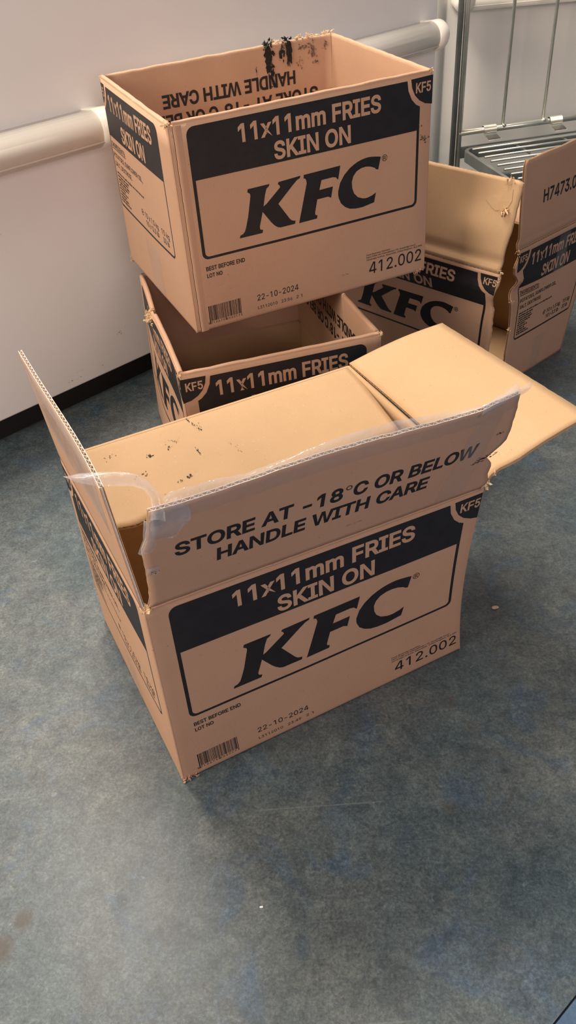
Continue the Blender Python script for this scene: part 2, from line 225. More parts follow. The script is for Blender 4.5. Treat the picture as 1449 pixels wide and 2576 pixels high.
# ------------------------------------------------------------------ helpers
def link(name, me, mats, parent=None):
    o = bpy.data.objects.new(name, me); COL.objects.link(o)
    for m in (mats if isinstance(mats, (list, tuple)) else [mats]): me.materials.append(M[m])
    if parent:
        o.parent = parent
        r = parent
        while r.parent: r = r.parent
        loc = r.location
        for vtx in me.vertices: vtx.co -= loc
    return o
def from_bm(name, bm, mats, parent=None, smooth=False):
    me = bpy.data.meshes.new(name); bmesh.ops.recalc_face_normals(bm, faces=bm.faces) if smooth == 'recalc' else None
    bm.to_mesh(me); bm.free()
    if smooth:
        for p in me.polygons: p.use_smooth = True
    return link(name, me, mats, parent)
def tag(o, label=None, cat=None, group=None, kind=None):
    for k, v in (('label', label), ('category', cat), ('group', group), ('kind', kind)):
        if v: o[k] = v
    return o
def empty(name, loc):
    o = bpy.data.objects.new(name, None); COL.objects.link(o); o.location = loc; o.empty_display_size = .05
    return o

class Panel:
    """bilinear patch given by its corners as seen from its outer side; x, y in mm"""
    def __init__(s, p00, p10, p01, p11, w, h, disp=None, off=None):
        s.off = off; s.p = [Vector(q) for q in (p00, p10, p01, p11)]; s.w, s.h, s.disp = w, h, disp
        s.n = ((s.p[1] - s.p[0] + s.p[3] - s.p[2]).cross(s.p[2] - s.p[0] + s.p[3] - s.p[1])).normalized()
    def at(s, x, y, d=0.0):
        u, v = x / s.w, y / s.h; a, b, c, e = s.p
        q = a * (1 - u) * (1 - v) + b * u * (1 - v) + c * (1 - u) * v + e * u * v
        k = s.disp(u, v) if s.disp else 0.0
        if s.off: q = q + s.off(u, v)
        return q + s.n * (k * .001 - d * .001)

def slab(bm, P, X, Y, xs, ys, d0, d1, inset=(0, 0, 0, 0), edge_round=0.0, em=1):
    """slab between depths d0 and d1 (mm) over params xs, ys in 0..1; X(u,v), Y(u,v) give mm; material 0 outer, 1 rest"""
    nu, nv = len(xs), len(ys); o, i = [], []
    l, r, bt, tp = inset
    for v in ys:
        ro, ri = [], []
        for u in xs:
            x, y = X(u, v), Y(u, v); w = X(1, v) - X(0, v); h = Y(u, 1) - Y(u, 0)
            er = 0.0
            if edge_round:
                e = min(x, P.w - x); e2 = y
                for q in (e, e2):
                    if q < edge_round: er = max(er, edge_round * (1 - math.sqrt(max(0, 1 - (1 - q / edge_round) ** 2))) * .8)
            ro.append(bm.verts.new(P.at(x, y, d0 + er)))
            fx = l + (w - l - r) * u; fy = bt + (h - bt - tp) * v
            ri.append(bm.verts.new(P.at(X(0, v) + fx, Y(u, 0) + fy, d1)))
        o.append(ro); i.append(ri)
    def f(vs, mi):
        fc = bm.faces.new(vs); fc.material_index = mi; fc.smooth = True
    for j in range(nv - 1):
        for k in range(nu - 1):
            f((o[j][k], o[j][k + 1], o[j + 1][k + 1], o[j + 1][k]), 0)
            f((i[j][k], i[j + 1][k], i[j + 1][k + 1], i[j][k + 1]), 1)
    for j in range(nv - 1):
        bm.faces.new((o[j][0], o[j + 1][0], i[j + 1][0], i[j][0])).material_index = 1
        bm.faces.new((o[j][-1], i[j][-1], i[j + 1][-1], o[j + 1][-1])).material_index = 1
    for k in range(nu - 1):
        bm.faces.new((o[0][k], i[0][k], i[0][k + 1], o[0][k + 1])).material_index = 1
        bm.faces.new((o[-1][k], o[-1][k + 1], i[-1][k + 1], i[-1][k])).material_index = em
def lin(n): return [k / n for k in range(n + 1)]
def corrugated(bm, P, X, Y, width, nv=10, t=4.0, d_off=0.0, pitch=7.6, em=1):
    """two liners with a fluted medium between them, flutes running along y"""
    nf = max(2, int(width / pitch)); nu = max(24, nf)
    slab(bm, P, X, Y, lin(nu), lin(nv), d_off, d_off + .55, em=em)
    slab(bm, P, X, Y, lin(nu), lin(nv), d_off + t - .55, d_off + t, em=em)
    n = nf * 6; rows = []
    for j in range(nv + 1):
        v = j / nv; row = []
        for k in range(n + 1):
            u = k / n; d = d_off + t / 2 + (t / 2 - .5) * math.sin(2 * math.pi * k / 6 + .4)
            row.append((bm.verts.new(P.at(X(u, v), Y(u, v) - .15, d - .2)), bm.verts.new(P.at(X(u, v), Y(u, v) - .15, d + .2))))
        rows.append(row)
    for j in range(nv):
        for k in range(n):
            a, b, c, d = rows[j][k], rows[j][k + 1], rows[j + 1][k + 1], rows[j + 1][k]
            for q in (0, 1): bm.faces.new((a[q], b[q], c[q], d[q])).material_index = em
    for k in range(n):
        a, b = rows[-1][k], rows[-1][k + 1]
        bm.faces.new((a[0], b[0], b[1], a[1])).material_index = em
def interp(pts):
    def f(t):
        for (a, p), (b, q) in zip(pts, pts[1:]):
            if t <= b: return p + (q - p) * (t - a) / max(1e-9, b - a)
        return pts[-1][1]
    return f
def wob(amp, seed, n=9):
    rr = random.Random(seed); ph = [(rr.uniform(2, 40), rr.uniform(0, 6.3), rr.uniform(.3, 1)) for _ in range(n)]
    return lambda t: amp * sum(a * math.sin(f * t + p) for f, p, a in ph) / 3

# ---- 2D print shapes -> mesh on a panel
def glyph(ch):
    s = G[ch].split('|'); adv = int(s[0]); polys = [[tuple(map(int, p.split(','))) for p in q.split()] for q in s[1:]]
    if ch == '1': polys = polys[1:]
    res = []
    for q in polys:          # drop hair-thin steps of the outline
        r = []
        for p in q:
            if r and abs(p[0] - r[-1][0]) + abs(p[1] - r[-1][1]) < 9: continue
            r.append(p)
        res.append(r)
    polys = res
    return adv, polys
def text(body, x, y, cap, width=None, track=0):
    out, cx, hi = [], 0, 0
    for ch in body:
        if ch == ' ': cx += 200; continue
        a, ps = glyph(ch)
        for q in ps:
            out.append([(cx + px, py) for px, py in q]); hi = max(hi, max(px for px, _ in out[-1]))
        cx += a + track
    lo = min(px for q in out for px, _ in q); sy = cap / 509.0; sx = sy if width is None else width / (hi - lo)
    return [[(x + (px - lo) * sx, y + py * sy) for px, py in q] for q in out]
def rect(x0, y0, x1, y1): return [(x0, y0), (x1, y0), (x1, y1), (x0, y1)]
def arc(cx, cy, r, a0, a1, n=8): return [(cx + r * math.cos(math.radians(a0 + (a1 - a0) * k / n)), cy + r * math.sin(math.radians(a0 + (a1 - a0) * k / n))) for k in range(n + 1)]
def area2(q): return sum(a[0] * b[1] - b[0] * a[1] for a, b in zip(q, q[1:] + q[:1]))
def inside(p, q):
    r = False
    for (x0, y0), (x1, y1) in zip(q, q[1:] + q[:1]):
        if (y0 > p[1]) != (y1 > p[1]) and p[0] < (x1 - x0) * (p[1] - y0) / (y1 - y0) + x0: r = not r
    return r
def grow(q, b):
    """mitred outline offset, outwards for b > 0"""
    e = []
    for p in q:
        if not e or math.hypot(p[0] - e[-1][0], p[1] - e[-1][1]) > 1e-4: e.append(p)
    if math.hypot(e[0][0] - e[-1][0], e[0][1] - e[-1][1]) < 1e-4: e.pop()
    sg = 1 if area2(e) > 0 else -1; out = []
    for k in range(len(e)):
        a, p, c = e[k - 1], e[k], e[(k + 1) % len(e)]
        n1 = (p[1] - a[1], a[0] - p[0]); n2 = (c[1] - p[1], p[0] - c[0]); l1 = math.hypot(*n1); l2 = math.hypot(*n2)
        n1 = (n1[0] / l1 * sg, n1[1] / l1 * sg); n2 = (n2[0] / l2 * sg, n2[1] / l2 * sg)
        m = (n1[0] + n2[0], n1[1] + n2[1]); d = max(.35, 1 + n1[0] * n2[0] + n1[1] * n2[1])
        out.append((p[0] + b * m[0] / d, p[1] + b * m[1] / d))
    return out
def fill_simple(polys):
    c = bpy.data.curves.new('outline', 'CURVE'); c.dimensions = '2D'; c.fill_mode = 'BOTH'
    for q in polys:
        s = c.splines.new('POLY'); s.points.add(len(q) - 1); s.use_cyclic_u = True
        for p, (x, y) in zip(s.points, q): p.co = (x, y, 0, 1)
    o = bpy.data.objects.new('outline', c); COL.objects.link(o)
    dg = bpy.context.evaluated_depsgraph_get(); ev = o.evaluated_get(dg)
    me = bpy.data.meshes.new_from_object(ev)
    bpy.data.objects.remove(o); bpy.data.curves.remove(c)
    return me
def fill(polys, bold=0.0):
    """triangulate 2D outlines with holes -> bmesh in the xy plane; overlapping outlines are filled apart"""
    sg = 1 if area2(max(polys, key=lambda q: abs(area2(q)))) > 0 else -1
    outs = [q for q in polys if area2(q) * sg > 0]; holes = [q for q in polys if area2(q) * sg <= 0]
    groups = [[q] for q in outs]
    for h in holes:
        own = [g for g in groups if inside(h[0], g[0])]
        if own: min(own, key=lambda g: abs(area2(g[0]))).append(h)
    batches = []
    for g in groups:
        g2 = [grow(q, bold if k == 0 else -bold) if bold else q for k, q in enumerate(g)]
        xs = [p[0] for p in g2[0]]; ys = [p[1] for p in g2[0]]; bb = (min(xs), max(xs), min(ys), max(ys))
        for b in batches:
            if all(bb[0] > o[1] or bb[1] < o[0] or bb[2] > o[3] or bb[3] < o[2] for o in b[0]): b[0].append(bb); b[1].extend(g2); break
        else: batches.append(([bb], list(g2)))
    bm = bmesh.new()
    for b in batches:
        me = fill_simple(b[1]); bm.from_mesh(me); bpy.data.meshes.remove(me)
    return bm
def cut(bm, co, no):
    bmesh.ops.bisect_plane(bm, geom=bm.verts[:] + bm.edges[:] + bm.faces[:], plane_co=co, plane_no=no, clear_outer=False, clear_inner=False)
def clip(bm, co, no):
    bmesh.ops.bisect_plane(bm, geom=bm.verts[:] + bm.edges[:] + bm.faces[:], plane_co=co, plane_no=no, clear_outer=True, clear_inner=False)
def stamp(name, parts, mapf, m, parent, grid=20, lim=None):
    """parts: list of (polys, bold); mapf(x, y) -> world point"""
    bm = bmesh.new()
    for polys, bold in parts:
        if not polys: continue
        b2 = fill(polys, bold); me = bpy.data.meshes.new('tmp'); b2.to_mesh(me); b2.free(); bm.from_mesh(me); bpy.data.meshes.remove(me)
    if lim:
        x0, x1, y0, y1 = lim
        clip(bm, (x0, 0, 0), (-1, 0, 0)); clip(bm, (x1, 0, 0), (1, 0, 0)); clip(bm, (0, y0, 0), (0, -1, 0)); clip(bm, (0, y1, 0), (0, 1, 0))
    if not bm.verts: bm.free(); return None
    if grid:
        xs = [v.co.x for v in bm.verts]; ys = [v.co.y for v in bm.verts]
        g = math.floor(min(xs) / grid) * grid + grid
        while g < max(xs): cut(bm, (g, 0, 0), (1, 0, 0)); g += grid
        g = math.floor(min(ys) / grid) * grid + grid
        while g < max(ys): cut(bm, (0, g, 0), (0, 1, 0)); g += grid
    for v in bm.verts: v.co = mapf(v.co.x, v.co.y)
    return from_bm(name, bm, m, parent)

# ---- artwork (mm)
BAND0, BAND1, FR_L, FR_R, FR_B = 217.0, 284.0, 25.0, 379.5, 108.0
LOGO = {
 'K': [(102.2,192.3),(135.2,192.3),(133.8,189.4),(130,187.1),(127,178.7),(123.5,164),(128,166.2),(147.6,181.7),(150.8,184.2),(150.2,186.9),(147.8,189.4),(149,191.9),(183.2,193.1),(182.1,190),(178.1,188.8),(170.3,182.9),(146.4,162.5),(162.6,137.7),(166.2,134.2),(171.6,132.7),(170.6,128.4),(147,128.6),(142.6,130.2),(137.6,134.4),(132.9,140),(121.5,156.8),(115.2,136.9),(115.9,133),(120,131.5),(118.6,127.4),(83.4,127.9),(84.6,131.6),(89.2,132.9),(92.4,136.1),(94.4,141),(98.9,154.6),(105.3,182.6),(104.9,185.5),(101.2,188.3)],
 'F': [(188.4,193),(247,193.4),(243.1,175),(241.6,176),(239.4,178.8),(234.4,180.1),(216.1,180),(212,167),(234.1,167.3),(230.6,151.7),(228.6,153.3),(225.6,154.7),(208.1,154.7),(203.6,136.3),(204.2,133.4),(207.3,132.2),(206.5,127.7),(177.1,127.6),(184.8,154.2),(192.5,181),(191.9,185),(190.4,187.6),(188,188)],
 'C': [(314.4,191.6),(307,193.2),(299.6,194.5),(293.5,195.1),(287.2,194.8),(281,193.8),(274.9,192.3),(268.8,189.8),(262.6,186.7),(253.1,179.1),(246.1,169.6),(242.6,158.5),(242.4,153.5),(243.1,149),(246.8,140.1),(253.7,133.3),(261.4,129.1),(271,127.1),(277.5,126.7),(283.6,126.5),(303.2,129),(306.4,142.6),(299.8,139.9),(291.8,138.3),(287.5,138.4),(283,139.4),(275.1,142.9),(269,149.6),(266,157.7),(265.4,166.5),(267.8,173.8),(273.3,179.7),(281,182.5),(288.8,183),(296.4,181.6),(304.2,178.2),(306.6,175.6),(310.2,174.8)]}
for _q in LOGO.values():
    _q[:] = [(x, y + (x - 200) * .012) for x, y in _q]
def emblem_long(x1=400):       # quarter badge at the right edge of a long face
    return [[(x1 - 36.5, 285), (x1 - 34.5, 274), (x1 - 29.5, 264), (x1 - 22, 256.5), (x1 - 12, 251), (x1, 248.5), (x1, 286)]]
def band_long():
    return [[(FR_L, BAND0)] + [(FR_L, BAND1 - 11)] + arc(FR_L + 11, BAND1 - 11, 11, 180, 90, 6) + [(357.5, BAND1), (359.5, 271), (365.5, 259), (373, 251.5), (FR_R, 248.2), (FR_R, BAND0)]]
def frame(l, r, b, t, wl, wr, wb, rad=9):
    outer = [(l, t)] + arc(l + rad, b + rad, rad, 180, 270, 6) + arc(r - rad, b + rad, rad, 270, 360, 6) + [(r, t)]
    ri = rad - 3
    inner = [(l + wl, t)] + arc(l + wl + ri, b + wb + ri, ri, 180, 270, 6) + arc(r - wr - ri, b + wb + ri, ri, 270, 360, 6) + [(r - wr, t)]
    return [outer + inner[::-1]]
def ring(cx, cy, r, w): return [arc(cx, cy, r, 0, 345, 23), arc(cx, cy, r - w, 0, 345, 23)[::-1]]
def ticks(x, y, h, length, seed):      # a line of print too fine to read
    rr = random.Random(seed); out, cx = [], x
    while cx < x + length:
        for _ in range(rr.randint(3, 9)):
            w = h * rr.uniform(.28, .5)
            if cx + w > x + length: break
            out.append(rect(cx, y + (0 if rr.random() > .15 else -.2 * h), cx + w, y + h * rr.choice((.72, .72, 1.0, .8)))); cx += w + h * .16
        cx += h * .5
    return out
def print_long(P, parent, time_txt, d=0.0, lim=None, small=True, grid=20, sh=None):
    sh = sh or (lambda x, y: 0.0)
    f1 = lambda x, y: P.at(x + sh(x, y), y, d - .12); f2 = lambda x, y: P.at(x + sh(x, y), y, d - .26)
    stamp('printed_band', [(band_long(), 0)], f1, 'ink', parent, grid=grid, lim=lim)
    stamp('printed_frame', [(frame(FR_L, FR_R, FR_B, BAND0, 4.6, 4.2, 3.6), 0)], f1, 'ink', parent, grid=grid, lim=lim)
    stamp('printed_badge', [(emblem_long(), 0)], f1, 'ink', parent, grid=grid, lim=lim)
    stamp('badge_lettering', [(text('KF5', 372.3, 266.5, 12.3, 24.3), .45)], f2, 'outer', parent, grid=grid, lim=lim)
    stamp('product_lettering', [(text('11x11mm FRIES', 97.5, 253.2, 21, 216), 1.05), (text('SKIN ON', 147, 222.0, 21.5, 117), 1.05)], f2, 'outer', parent, grid=grid, lim=lim)
    stamp('logo', [([LOGO['K']], 0), ([LOGO['F']], 0), ([LOGO['C']], 0), (ring(320.8, 190, 4.6, .8), 0), (text('R', 318.9, 187.4, 5, 3.9), .12)], f1, 'ink', parent, grid=grid, lim=lim)
    if not small: return
    stamp('best_before_lettering', [(text('BEST BEFORE END', 28, 91.3, 5.9, 59.5), .25), (text('LOT NO', 28, 81.0, 5.6, 23.3), .25)], f1, 'ink', parent, grid=min(grid * 2, 40), lim=lim)
    stamp('date_lettering', [(text('22-10-2024', 102, 26.2, 9.0, 68.5), .1), (text('L3112010', 101.5, 12.2, 4.8, 32.5), .06), (text(time_txt, 141, 12.3, 4.8, 18.2), .06), (text('2 1', 166.5, 12.8, 4.8, 9.8), .06)], f1, 'ink', parent, grid=min(grid * 2, 40), lim=lim)
    stamp('article_number', [(text('412.002', 295.5, 19.3, 18.6, 96), .2)], f1, 'ink', parent, grid=min(grid * 2, 40), lim=lim)
    stamp('address_lettering', [(text('Food Business Operator:', 290.3, 49.9, 2.5, 43.6), .06), (text('Farm Frites UK International LTD, Goodridge Court,', 290.3, 46.0, 2.5, 90.5), .06), (text('Goodridge Avenue, Gloucester, United Kingdom, GL2 5EN', 290.6, 42.0, 2.5, 101.5), .06)], f1, 'ink', parent, grid=0, lim=lim)
    rr = random.Random(5); bars, x = [], 23.0
    while x < 74:
        w = rr.choice((.45, .45, .9, .9, 1.4)); long_ = x < 24.6 or 47.6 < x < 49.6 or x > 72
        bars.append(rect(x, 9.5 if long_ else 14.0, min(x + w, 74.6), 38.0)); x += w + rr.choice((.45, .5, .9, .9))
    dg = []
    for k, ch in enumerate('8710679002017'): dg += text(ch, (20.5 if k == 0 else 24.8 + 3.85 * (k - 1) + (1.8 if k > 6 else 0)), 9.6, 3.2, 2.2 if ch != '1' else 1.2)
    stamp('barcode', [(bars, 0), (dg, .05)], f1, 'ink', parent, grid=min(grid * 2, 40), lim=lim)
def print_end(P, parent, shift=0.0, d=0.0, lim=None, kx=1.0, grid=20):
    f1 = lambda x, y: P.at((x + shift) * kx, y, d - .12); f2 = lambda x, y: P.at((x + shift) * kx, y, d - .26)
    L0, R0, B0 = 21.0, 276.0, 97.5; b0, b1 = 208.0, 281.5
    band = [[(L0, b0), (L0, 246.5), (27, 249.5), (34.5, 257), (40.5, 269), (42.8, b1)] + arc(R0 - 11, b1 - 11, 11, 90, 0, 6) + [(R0, b0)]]
    stamp('printed_band', [(band, 0)], f1, 'ink', parent, grid=grid, lim=lim)
    stamp('printed_frame', [(frame(L0, R0, B0, b0, 2.6, 2.8, 3.4), 0)], f1, 'ink', parent, grid=grid, lim=lim)
    stamp('printed_badge', [([[(0, 246.5), (12, 249), (22, 254.5), (29.5, 262), (34.5, 272), (36.5, 283), (0, 284)]], 0)], f1, 'ink', parent, grid=grid, lim=lim)
    stamp('badge_lettering', [(text('KF5', 6.5, 264.5, 12.3, 24), .45)], f2, 'outer', parent, grid=grid, lim=lim)
    stamp('product_lettering', [(text('11x11mm FRIES', 50, 249.5, 22, 196), .95), (text('SKIN ON', 95, 214.5, 22, 108), .95)], f2, 'outer', parent, grid=grid, lim=lim)
    stamp('ingredients_lettering', [(text('INGREDIENTS:', 28, 193, 7, 68), .2), ([rect(28, 190.2, 97, 191.4)], 0), (text('POTATOES, SUNFLOWER OIL,', 28, 177, 7, 144), .2), (text('SALT, DEXTROSE.', 29, 163.3, 7, 86), .2)], f1, 'ink', parent, grid=min(grid * 2, 40), lim=lim)
    sm = []
    for k, (y, w) in enumerate(((151.5, 137), (146, 60), (141, 52), (136.2, 58), (131.4, 50), (126.6, 32), (121.6, 44), (116.6, 32), (111.6, 42), (106.6, 50))): sm += ticks(30, y, 3.4, w, 40 + k)
    stamp('address_lettering', [(sm, 0)], f1, 'ink', parent, grid=0, lim=lim)
    stamp('weight_lettering', [(text('e', 140, 120.5, 12.5, 9), 0), (text('10 x 1.5 kg', 156, 121.3, 8.2, 60), .22), (text('15 kg', 229, 121.3, 8.2, 32), .22), (text('10 x 3.3 lb', 157, 109, 8.0, 57), .22), (text('33 lb', 232, 109, 8.0, 24.5), .22)], f1, 'ink', parent, grid=min(grid * 2, 40), lim=lim)
def print_flap(mapf, parent, m='ink'):
    stamp('handling_lettering', [(text('STORE AT -18', 37.5, 73.5, 18.5, 169), .95), (ring(213, 89, 3.4, 1.1), 0), (text('C OR BELOW', 219.5, 73.5, 18.5, 141), .95), (text('HANDLE WITH CARE', 78, 44, 18.5, 231), .95)], mapf, m, parent, grid=12)
def blot(name, mapf, m, parent, spots, seed, fat=1.0):
    rr = random.Random(seed); polys = []
    for (x, y, rx, ry, n) in spots:
        for _ in range(int(n * 3.5)):
            cx, cy = x + rr.gauss(0, rx * .5), y + rr.gauss(0, ry * .5); k = rr.randint(6, 10)
            f_ = fat * rr.uniform(.5, 1) ** 3; sx, sy = rx * f_ * rr.uniform(.18, .36), ry * f_ * rr.uniform(.18, .4)
            polys.append([(cx + sx * rr.uniform(.4, 1.2) * math.cos(2 * math.pi * q / k), cy + sy * rr.uniform(.4, 1.2) * math.sin(2 * math.pi * q / k)) for q in range(k)])
    bm = bmesh.new()
    for i, q in enumerate(polys):
        c = bm.verts.new((sum(p[0] for p in q) / len(q), sum(p[1] for p in q) / len(q), i * .004)); vs = [bm.verts.new((p[0], p[1], i * .004)) for p in q]
        for a, b in zip(vs, vs[1:] + vs[:1]): bm.faces.new((c, a, b))
    for v in bm.verts: v.co = mapf(v.co.x, v.co.y, v.co.z)
    return tag(from_bm(name, bm, m, parent), kind='stuff')
def fibres(name, pts, parent, m='fibre', n=10, size=3.0, seed=1):
    """little torn paper tufts: crumpled shards round the given world points"""
    rr = random.Random(seed); bm = bmesh.new()
    for p in pts:
        for _ in range(n):
            c = Vector(p) + Vector([rr.gauss(0, size * .00034) for _ in range(3)])
            a, b = [Vector([rr.gauss(0, size * .00026) for _ in range(3)]) for _ in range(2)]
            th = a.cross(b).normalized() * .00035 if a.cross(b).length > 0 else Vector((0, 0, .0003))
            q = [c - a, c + b, c + a * 1.1, c - b * .8]
            lo = [bm.verts.new(v - th) for v in q]; hi = [bm.verts.new(v + th) for v in q]
            bm.faces.new(lo[::-1]); bm.faces.new(hi)
            for k in range(4): bm.faces.new((lo[k], lo[(k + 1) % 4], hi[(k + 1) % 4], hi[k]))
    return tag(from_bm(name, bm, m, parent), kind='stuff')
def box_panel(name, P, parent, y1, t=4.0, ins=4.0, nu=14, nv=10, mats=('outer', 'inner')):
    bm = bmesh.new(); w = P.w
    xs = sorted({0, .6 / w, 1.6 / w, 3.2 / w, 1 - 3.2 / w, 1 - 1.6 / w, 1 - .6 / w, 1} | set(lin(nu))); ys = sorted({0, .008, .02} | set(lin(nv)))
    slab(bm, P, lambda u, v: u * w, lambda u, v: v * y1, xs, ys, 0, t, (ins, ins, 0, 0), edge_round=3.0)
    return from_bm(name, bm, mats, parent)
def fold_flap(name, P, parent, H, depth, x0, x1, seed=0, n=28, amp=.5):
    """top fold of a wall panel with its flap tucked down inside the box"""
    bm = bmesh.new(); wv = wob(amp, seed); wd_ = wob(amp * .8, seed + 50)
    prof = [(0.25, H - 4.2), (0.0, H - 3.4), (.5, H - 1.5), (1.8, H - .4), (4.0, H), (6.2, H - .5), (7.4, H - 2.0), (7.9, H - 5), (8.3, H - 30), (8.8, H - 80), (9.2, H - depth), (5.4, H - depth), (4.6, H - 60), (4.3, H - 6), (3.6, H - 4.2)]
    rows = []
    for k in range(n + 1):
        x = x0 + (x1 - x0) * k / n; row = []
        for i, (d, y) in enumerate(prof):
            jy = wv(x / 60) * (1 if 1 < i < 8 else 0); jd = wd_(x / 500) * (0 if i < 4 else 1)
            row.append(bm.verts.new(P.at(x, y + jy, d + jd)))
        rows.append(row)
    m = len(prof)
    for a, b in zip(rows, rows[1:]):
        for i in range(m):
            f = bm.faces.new((a[i], b[i], b[(i + 1) % m], a[(i + 1) % m])); f.material_index = 0; f.smooth = 1 < i < 9
    bm.faces.new(rows[0][::-1]); bm.faces.new(rows[-1])
    return from_bm(name, bm, ('outer',), parent)
def bottom_panel(c, parent, t=4.0):
    bm = bmesh.new(); P = Panel(c[0, 0, 0], c[1, 0, 0], c[0, 1, 0], c[1, 1, 0], 100, 100)
    v = [[bm.verts.new(P.at(x, y, -dz)) for x, y in ((2.5, 2.5), (97.5, 2.5), (97.5, 97.5), (2.5, 97.5))] for dz in (.4, t)]
    bm.faces.new(v[0][::-1]).material_index = 0; bm.faces.new(v[1]).material_index = 1
    for k in range(4): bm.faces.new((v[0][k], v[0][(k + 1) % 4], v[1][(k + 1) % 4], v[1][k]))
    return from_bm('bottom_panel', bm, ('outer', 'inner'), parent)
def dsp(b, sx=0.0, seed=0, a=.5):
    w1, w2 = wob(a, seed), wob(a, seed + 9)
    return lambda u, v: b * math.sin(math.pi * min(1, max(0, u))) * math.sin(math.pi * min(1, max(0, v))) + (w1(u * .5) + w2(v * .5)) * math.sin(math.pi * min(1, max(0, u))) * math.sin(math.pi * min(1, max(0, v)))
def sides(c, wa, wb, H, disps):
    """front, right, back, left panels of a corner dict keyed (a, b, c)"""
    mk = lambda p, q, w, d: Panel(c[(*p, 0)], c[(*q, 0)], c[(*p, 1)], c[(*q, 1)], w, H, d)
    return (mk((0, 0), (1, 0), wa, disps[0]), mk((1, 0), (1, 1), wb, disps[1]), mk((1, 1), (0, 1), wa, disps[2]), mk((0, 1), (0, 0), wb, disps[3]))
def tube(bm, pts, r, seg=10, cap=True):
    pts = [Vector(p) for p in pts]; rings = []; prev = None
    for i, p in enumerate(pts):
        d = (pts[min(i + 1, len(pts) - 1)] - pts[max(i - 1, 0)]).normalized()
        a = prev if prev else (Vector((0, 0, 1)) if abs(d.z) < .9 else Vector((1, 0, 0)))
        x = (a - d * a.dot(d)).normalized(); prev = x; y = d.cross(x)
        rings.append([bm.verts.new(p + (x * math.cos(2 * math.pi * k / seg) + y * math.sin(2 * math.pi * k / seg)) * r) for k in range(seg)])
    for a, b in zip(rings, rings[1:]):
        for k in range(seg): bm.faces.new((a[k], a[(k + 1) % seg], b[(k + 1) % seg], b[k])).smooth = True
    if cap: bm.faces.new(rings[0][::-1]); bm.faces.new(rings[-1])
def hexa(bm, o, ax, ay, az, bev=0.0):
    o, ax, ay, az = map(Vector, (o, ax, ay, az)); vs = [bm.verts.new(o + ax * i + ay * j + az * k) for k in (0, 1) for j in (0, 1) for i in (0, 1)]
    fs = [bm.faces.new([vs[i] for i in q]) for q in ((0, 2, 3, 1), (4, 5, 7, 6), (0, 1, 5, 4), (2, 6, 7, 3), (0, 4, 6, 2), (1, 3, 7, 5))]
    if bev: bmesh.ops.bevel(bm, geom=list({e for f in fs for e in f.edges}), offset=bev, segments=3, affect='EDGES', profile=.5)

# ------------------------------------------------------------------ the setting
def poly_sheet(name, pts, z0, z1, m):
    bm = bmesh.new(); lo = [bm.verts.new((x, y, z0)) for x, y in pts]; hi = [bm.verts.new((x, y, z1)) for x, y in pts]
    bm.faces.new(lo[::-1]); bm.faces.new(hi); n = len(pts)
    for k in range(n): bm.faces.new((lo[k], lo[(k + 1) % n], hi[(k + 1) % n], hi[k]))
    return tag(from_bm(name, bm, m), kind='structure')
# the marbled sheet ends at a welded seam; a bluer sheet lies beyond it (front right)
sx0, sy0, sdx, sdy = 0.206, 0.275, 0.029, 0.023
def seam(t, o=0.0): return (sx0 + sdx * t + sdy * o, sy0 + sdy * t - sdx * o)
poly_sheet('floor', [(-3, seam(-94)[1]), seam(-94), seam(96), (3, 4), (-3, 4)] if False else [(-3.0, 4.0), (-3.0, seam(-60)[1]), seam(-60), seam(95), (seam(95)[0], 4.0)], -0.02, 0, 'floor')
poly_sheet('floor', [seam(-60, .05), (seam(95)[0], seam(-60)[1]), seam(95, .05)], -0.02, -0.0002, 'floorblue')
WN = Vector((-math.sin(math.radians(40.5)), math.cos(math.radians(40.5)), 0)); WD = Vector((math.cos(math.radians(40.5)), math.sin(math.radians(40.5)), 0)); Z = Vector((0, 0, 1))
W_OFF, W_END, W_BOT = 1.34, 1.700, 0.048
def wp(s, off, z): return WD * s + WN * off + Z * z
bm = bmesh.new(); hexa(bm, wp(-1.6, W_OFF, W_BOT), WD * (1.6 + W_END), WN * .10, Z * .735, .003)
wall = tag(from_bm('wall_left', bm, 'wall'), kind='structure')
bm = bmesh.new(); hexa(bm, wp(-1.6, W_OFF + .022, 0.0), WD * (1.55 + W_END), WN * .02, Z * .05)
tag(from_bm('baseboard_left', bm, 'kick'), kind='structure')  # kickboard set forward, its black standing in for shade under the wall
bm = bmesh.new(); Y2 = math.radians(4.5); D2 = Vector((math.cos(Y2), math.sin(Y2), 0)); N2 = Vector((-math.sin(Y2), math.cos(Y2), 0)); O2 = Vector((0.5, 2.392, 0))
hexa(bm, O2 - D2 * .12, D2 * 3.0, N2 * .1, Z * 2.4)
tag(from_bm('wall_back', bm, 'backwall'), kind='structure')
bm = bmesh.new()    # upright rounded corner trim beside the panel end
tube(bm, [O2 - D2 * .018 + Z * 0 + N2 * .008, O2 - D2 * .018 + Z * 2.4 + N2 * .008], .017, 16)
tag(from_bm('trim_1', bm, 'backwall'), kind='structure')
bm = bmesh.new(); hexa(bm, wp(-2.6, 2.62, 0), WD * 4.9, WN * .1, Z * 2.7)
tag(from_bm('wall_far', bm, 'backwall'), kind='structure')
# scuffs on the white sheet
def wall_map(x, y, z=0): return wp(x * .001, W_OFF - .00025 - z * .00001, y * .001)
blot('scuff', wall_map, 'dirt', wall, [(742, 118, 9, 3, 4), (758, 126, 3, 2, 2), (690, 70, 3, 4, 3), (622, 64, 10, 3, 3), (640, 78, 6, 4, 2), (560, 55, 12, 4, 3), (712, 258, 1.6, 1.6, 2), (600, 300, 1.6, 1.6, 2), (560, 372, 1.8, 1.8, 2)], 3)

